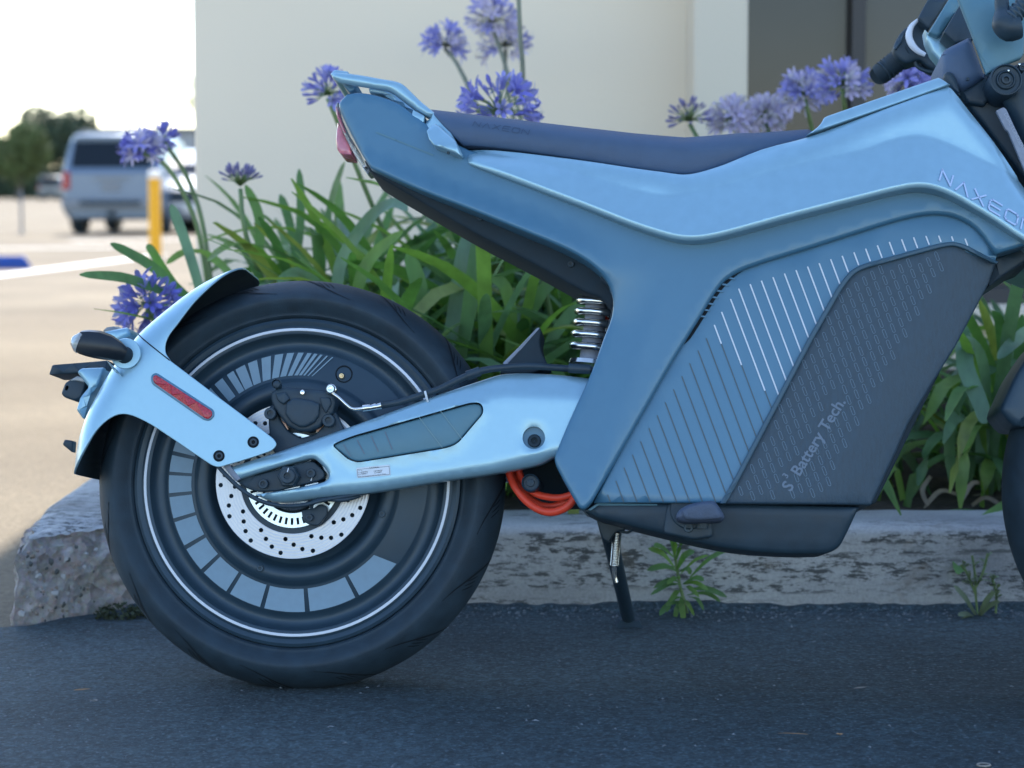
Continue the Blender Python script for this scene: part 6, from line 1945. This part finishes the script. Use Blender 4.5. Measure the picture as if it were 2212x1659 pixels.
add('stem', tube_mesh('stem', [at(x, y, 4.065) - Vector(wd1.location) for x, y in stem], [0.0035, 0.0035, 0.003, 0.003, 0.0025, 0.002], n=6), STALK, wd1)
w2 = []
for i in range(46):
    s = r_.choice([[(2112, 1340), (2108, 1290), (2106, 1240), (2100, 1205)], [(2104, 1275), (2122, 1240), (2134, 1200)], [(2150, 1325), (2152, 1285), (2145, 1250)], [(2108, 1285), (2090, 1240), (2078, 1222)]])
    t = r_.uniform(0.1, 1.0) * (len(s) - 1)
    k = min(int(t), len(s)-2); f = t - k
    x = s[k][0] + (s[k+1][0]-s[k][0])*f; y = s[k][1] + (s[k+1][1]-s[k][1])*f
    a = r_.uniform(-2.9, -0.2); l = r_.uniform(10, 24)
    w2.append(([(x, y, 4.06), (x + math.cos(a)*l*.5, y + math.sin(a)*l*.6, 4.05), (x + math.cos(a)*l, y + math.sin(a)*l*.8, 4.04 + r_.uniform(-.02, .02))], r_.uniform(0.003, 0.006)))
for (ex, ey) in ((2068, 1352), (2070, 1330), (2160, 1300), (2060, 1265), (2150, 1278)):
    w2.append(([(2112, 1338, 4.05), ((2112+ex)/2, (1338+ey)/2 - 8, 4.02), (ex, ey, 4.0)], 0.012))
wd2 = weed(2112, 1342, 'spindly feathery weed at the kerb foot near the front tyre', w2, 6, m=leaf_mat('weed_grey_green', (0.15, 0.19, 0.12), 0.2, 0.6))
for s in ([(2114, 1342), (2108, 1290), (2106, 1240), (2100, 1200)], [(2104, 1275), (2122, 1240), (2134, 1195)], [(2150, 1335), (2152, 1285), (2142, 1245)], [(2108, 1285), (2090, 1240), (2076, 1220)]):
    add('stem', tube_mesh('stem', [at(x, y, 4.062) - Vector(wd2.location) for x, y in s], 0.0024, n=6), STALK, wd2)

# moss in the kerb's broken foot
def clod(px, py, r, label, seed, m, name='moss', cat='moss'):
    p = on_z(px, py, 0.0)
    me = leaf_cloud(name, [((0, 0, r*0.3), (r, r*0.6, r*0.5)), ((r*0.8, 0.01, r*0.2), (r*0.6, r*0.5, r*0.4)), ((-r*0.8, 0, r*0.2), (r*0.6, r*0.5, r*0.35))], 420, 0.005, seed)
    o = add(name, me, m); o.location = p
    return tag(o, label, cat)
clod(262, 1336, 0.035, 'dark green moss tuft at the foot of the broken kerb end', 3, leaf_mat('moss_green', (0.045, 0.060, 0.035), 0.1, 0.9))

# grit and litter on the asphalt
r_ = random.Random(99)
V, Fc = [], []
for i in range(1100):
    x, y = r_.uniform(-1.0, 1.25), 2.75 + 1.36 * r_.random() ** 0.8
    s = r_.choice([0.0006, 0.0008, 0.001, 0.0012, 0.0016, 0.0022]) * r_.uniform(0.7, 1.2)
    a = r_.uniform(0, 6.28); el = r_.uniform(1, 2.6)
    if x < -0.75 and y > 3.9: continue
    k = len(V)
    ca, sa = math.cos(a), math.sin(a)
    for dx, dy, dz in ((-el, -.5, 0), (el, -.6, 0), (el*.7, .6, 0), (-el*.8, .5, 0), (0, 0, 0.9)):
        V.append((x + (dx*ca - dy*sa)*s, y + (dx*sa + dy*ca)*s, 0.0003 + dz*s))
    Fc += [(k, k+1, k+4), (k+1, k+2, k+4), (k+2, k+3, k+4), (k+3, k, k+4)]
for i in range(900):
    x, y = r_.uniform(-0.75, 1.3), 4.10 - abs(r_.gauss(0, 0.055)) - 0.01
    s = r_.choice([0.0008, 0.0012, 0.0018, 0.0026]) * r_.uniform(0.7, 1.2)
    a = r_.uniform(0, 6.28); el = r_.uniform(1, 2.0)
    k = len(V); ca, sa = math.cos(a), math.sin(a)
    for dx, dy, dz in ((-el, -.7, 0), (el, -.6, 0), (el*.7, .8, 0), (-el*.8, .7, 0), (0, 0, 1.2)):
        V.append((x + (dx*ca - dy*sa)*s, y + (dx*sa + dy*ca)*s, 0.0003 + dz*s + max(0, (y - 4.07) * 0.25)))
    Fc += [(k, k+1, k+4), (k+1, k+2, k+4), (k+2, k+3, k+4), (k+3, k, k+4)]
tag(add('grit', mesh('grit', V, Fc), mat('pale_grit', (0.13, 0.15, 0.17), 0.8, 0, 0.5, 400)), 'pale grit scattered over the dark asphalt', 'grit', kind='stuff')
def litter(px, py, ln, w, az, label, m, name='dry_leaf', cat='leaf', curl=0.2):
    p = on_z(px, py, 0.002)
    root = p
    d = Vector((math.cos(az), math.sin(az), 0))
    V, Fc = [], []
    n = 8
    s = Vector((-d.y, d.x, 0))
    for i in range(n + 1):
        t = i / n
        ww = w * 0.5 * math.sin(math.pi * min(1, 0.08 + t*0.92)) + 0.0004
        q = d * ln * (t - .5) + s * curl * ln * (t - .5) ** 2
        z = 0.003 + 0.006 * curl * abs(t - .5)
        V += [q + s*ww + Vector((0, 0, z + ww*.5)), q + Vector((0, 0, z)), q - s*ww + Vector((0, 0, z + ww*.4))]
    for i in range(n):
        for k in range(2): Fc.append((i*3+k, i*3+k+1, i*3+k+4, i*3+k+3))
    o = add(name, mesh(name, V, Fc, 180), m); o.location = p
    return tag(o, label, cat)
M['litter_tan'] = mat('litter_tan', (0.34, 0.20, 0.10), 0.8, 0, 0.2, 60)
M['litter_grey'] = mat('litter_grey', (0.24, 0.22, 0.20), 0.8, 0, 0.2, 60)
litter(1713, 1590, 0.042, 0.004, R(170), 'orange brown dry sliver on the asphalt below the belly pan', M['litter_tan'])
litter(178, 1495, 0.026, 0.006, R(25), 'small brown leaf curl on the asphalt left of the tyre', M['litter_tan'])
litter(205, 1520, 0.014, 0.008, R(60), 'pale crumpled scrap on the asphalt left of the tyre', M['litter_grey'], curl=0.8)
litter(1860, 1491, 0.026, 0.006, R(30), 'grey flat leaf on the asphalt to the right', M['litter_grey'])
litter(1815, 1593, 0.010, 0.007, R(10), 'tiny orange flake on the asphalt right of the sliver', M['litter_tan'], curl=0.6)
litter(2140, 1315, 0.040, 0.012, R(40), 'curled orange brown leaf beside the feathery weed', M['litter_tan'], curl=0.7)
litter(2190, 1312, 0.050, 0.014, R(5), 'mauve dried petal strip by the front tyre', mat('litter_mauve', (0.30, 0.24, 0.36), 0.8, 0, 0.2, 60), curl=0.6)
rg = on_z(2125, 1652, 0.0016)
V, Fc = [], []
for i in range(24):
    a = 2*math.pi*i/24
    for k in range(6):
        b = 2*math.pi*k/6
        rr = 0.0085 + 0.0014*math.cos(b)
        V.append((rr*math.cos(a), rr*0.9*math.sin(a), 0.0014*math.sin(b)))
for i in range(24):
    for k in range(6): Fc.append((i*6+k, ((i+1) % 24)*6+k, ((i+1) % 24)*6+(k+1) % 6, i*6+(k+1) % 6))
o = add('washer_ring', mesh('washer_ring', V, Fc, 180), M['litter_grey']); o.location = rg
tag(o, 'small pale ring lying on the asphalt at the lower right', 'ring')
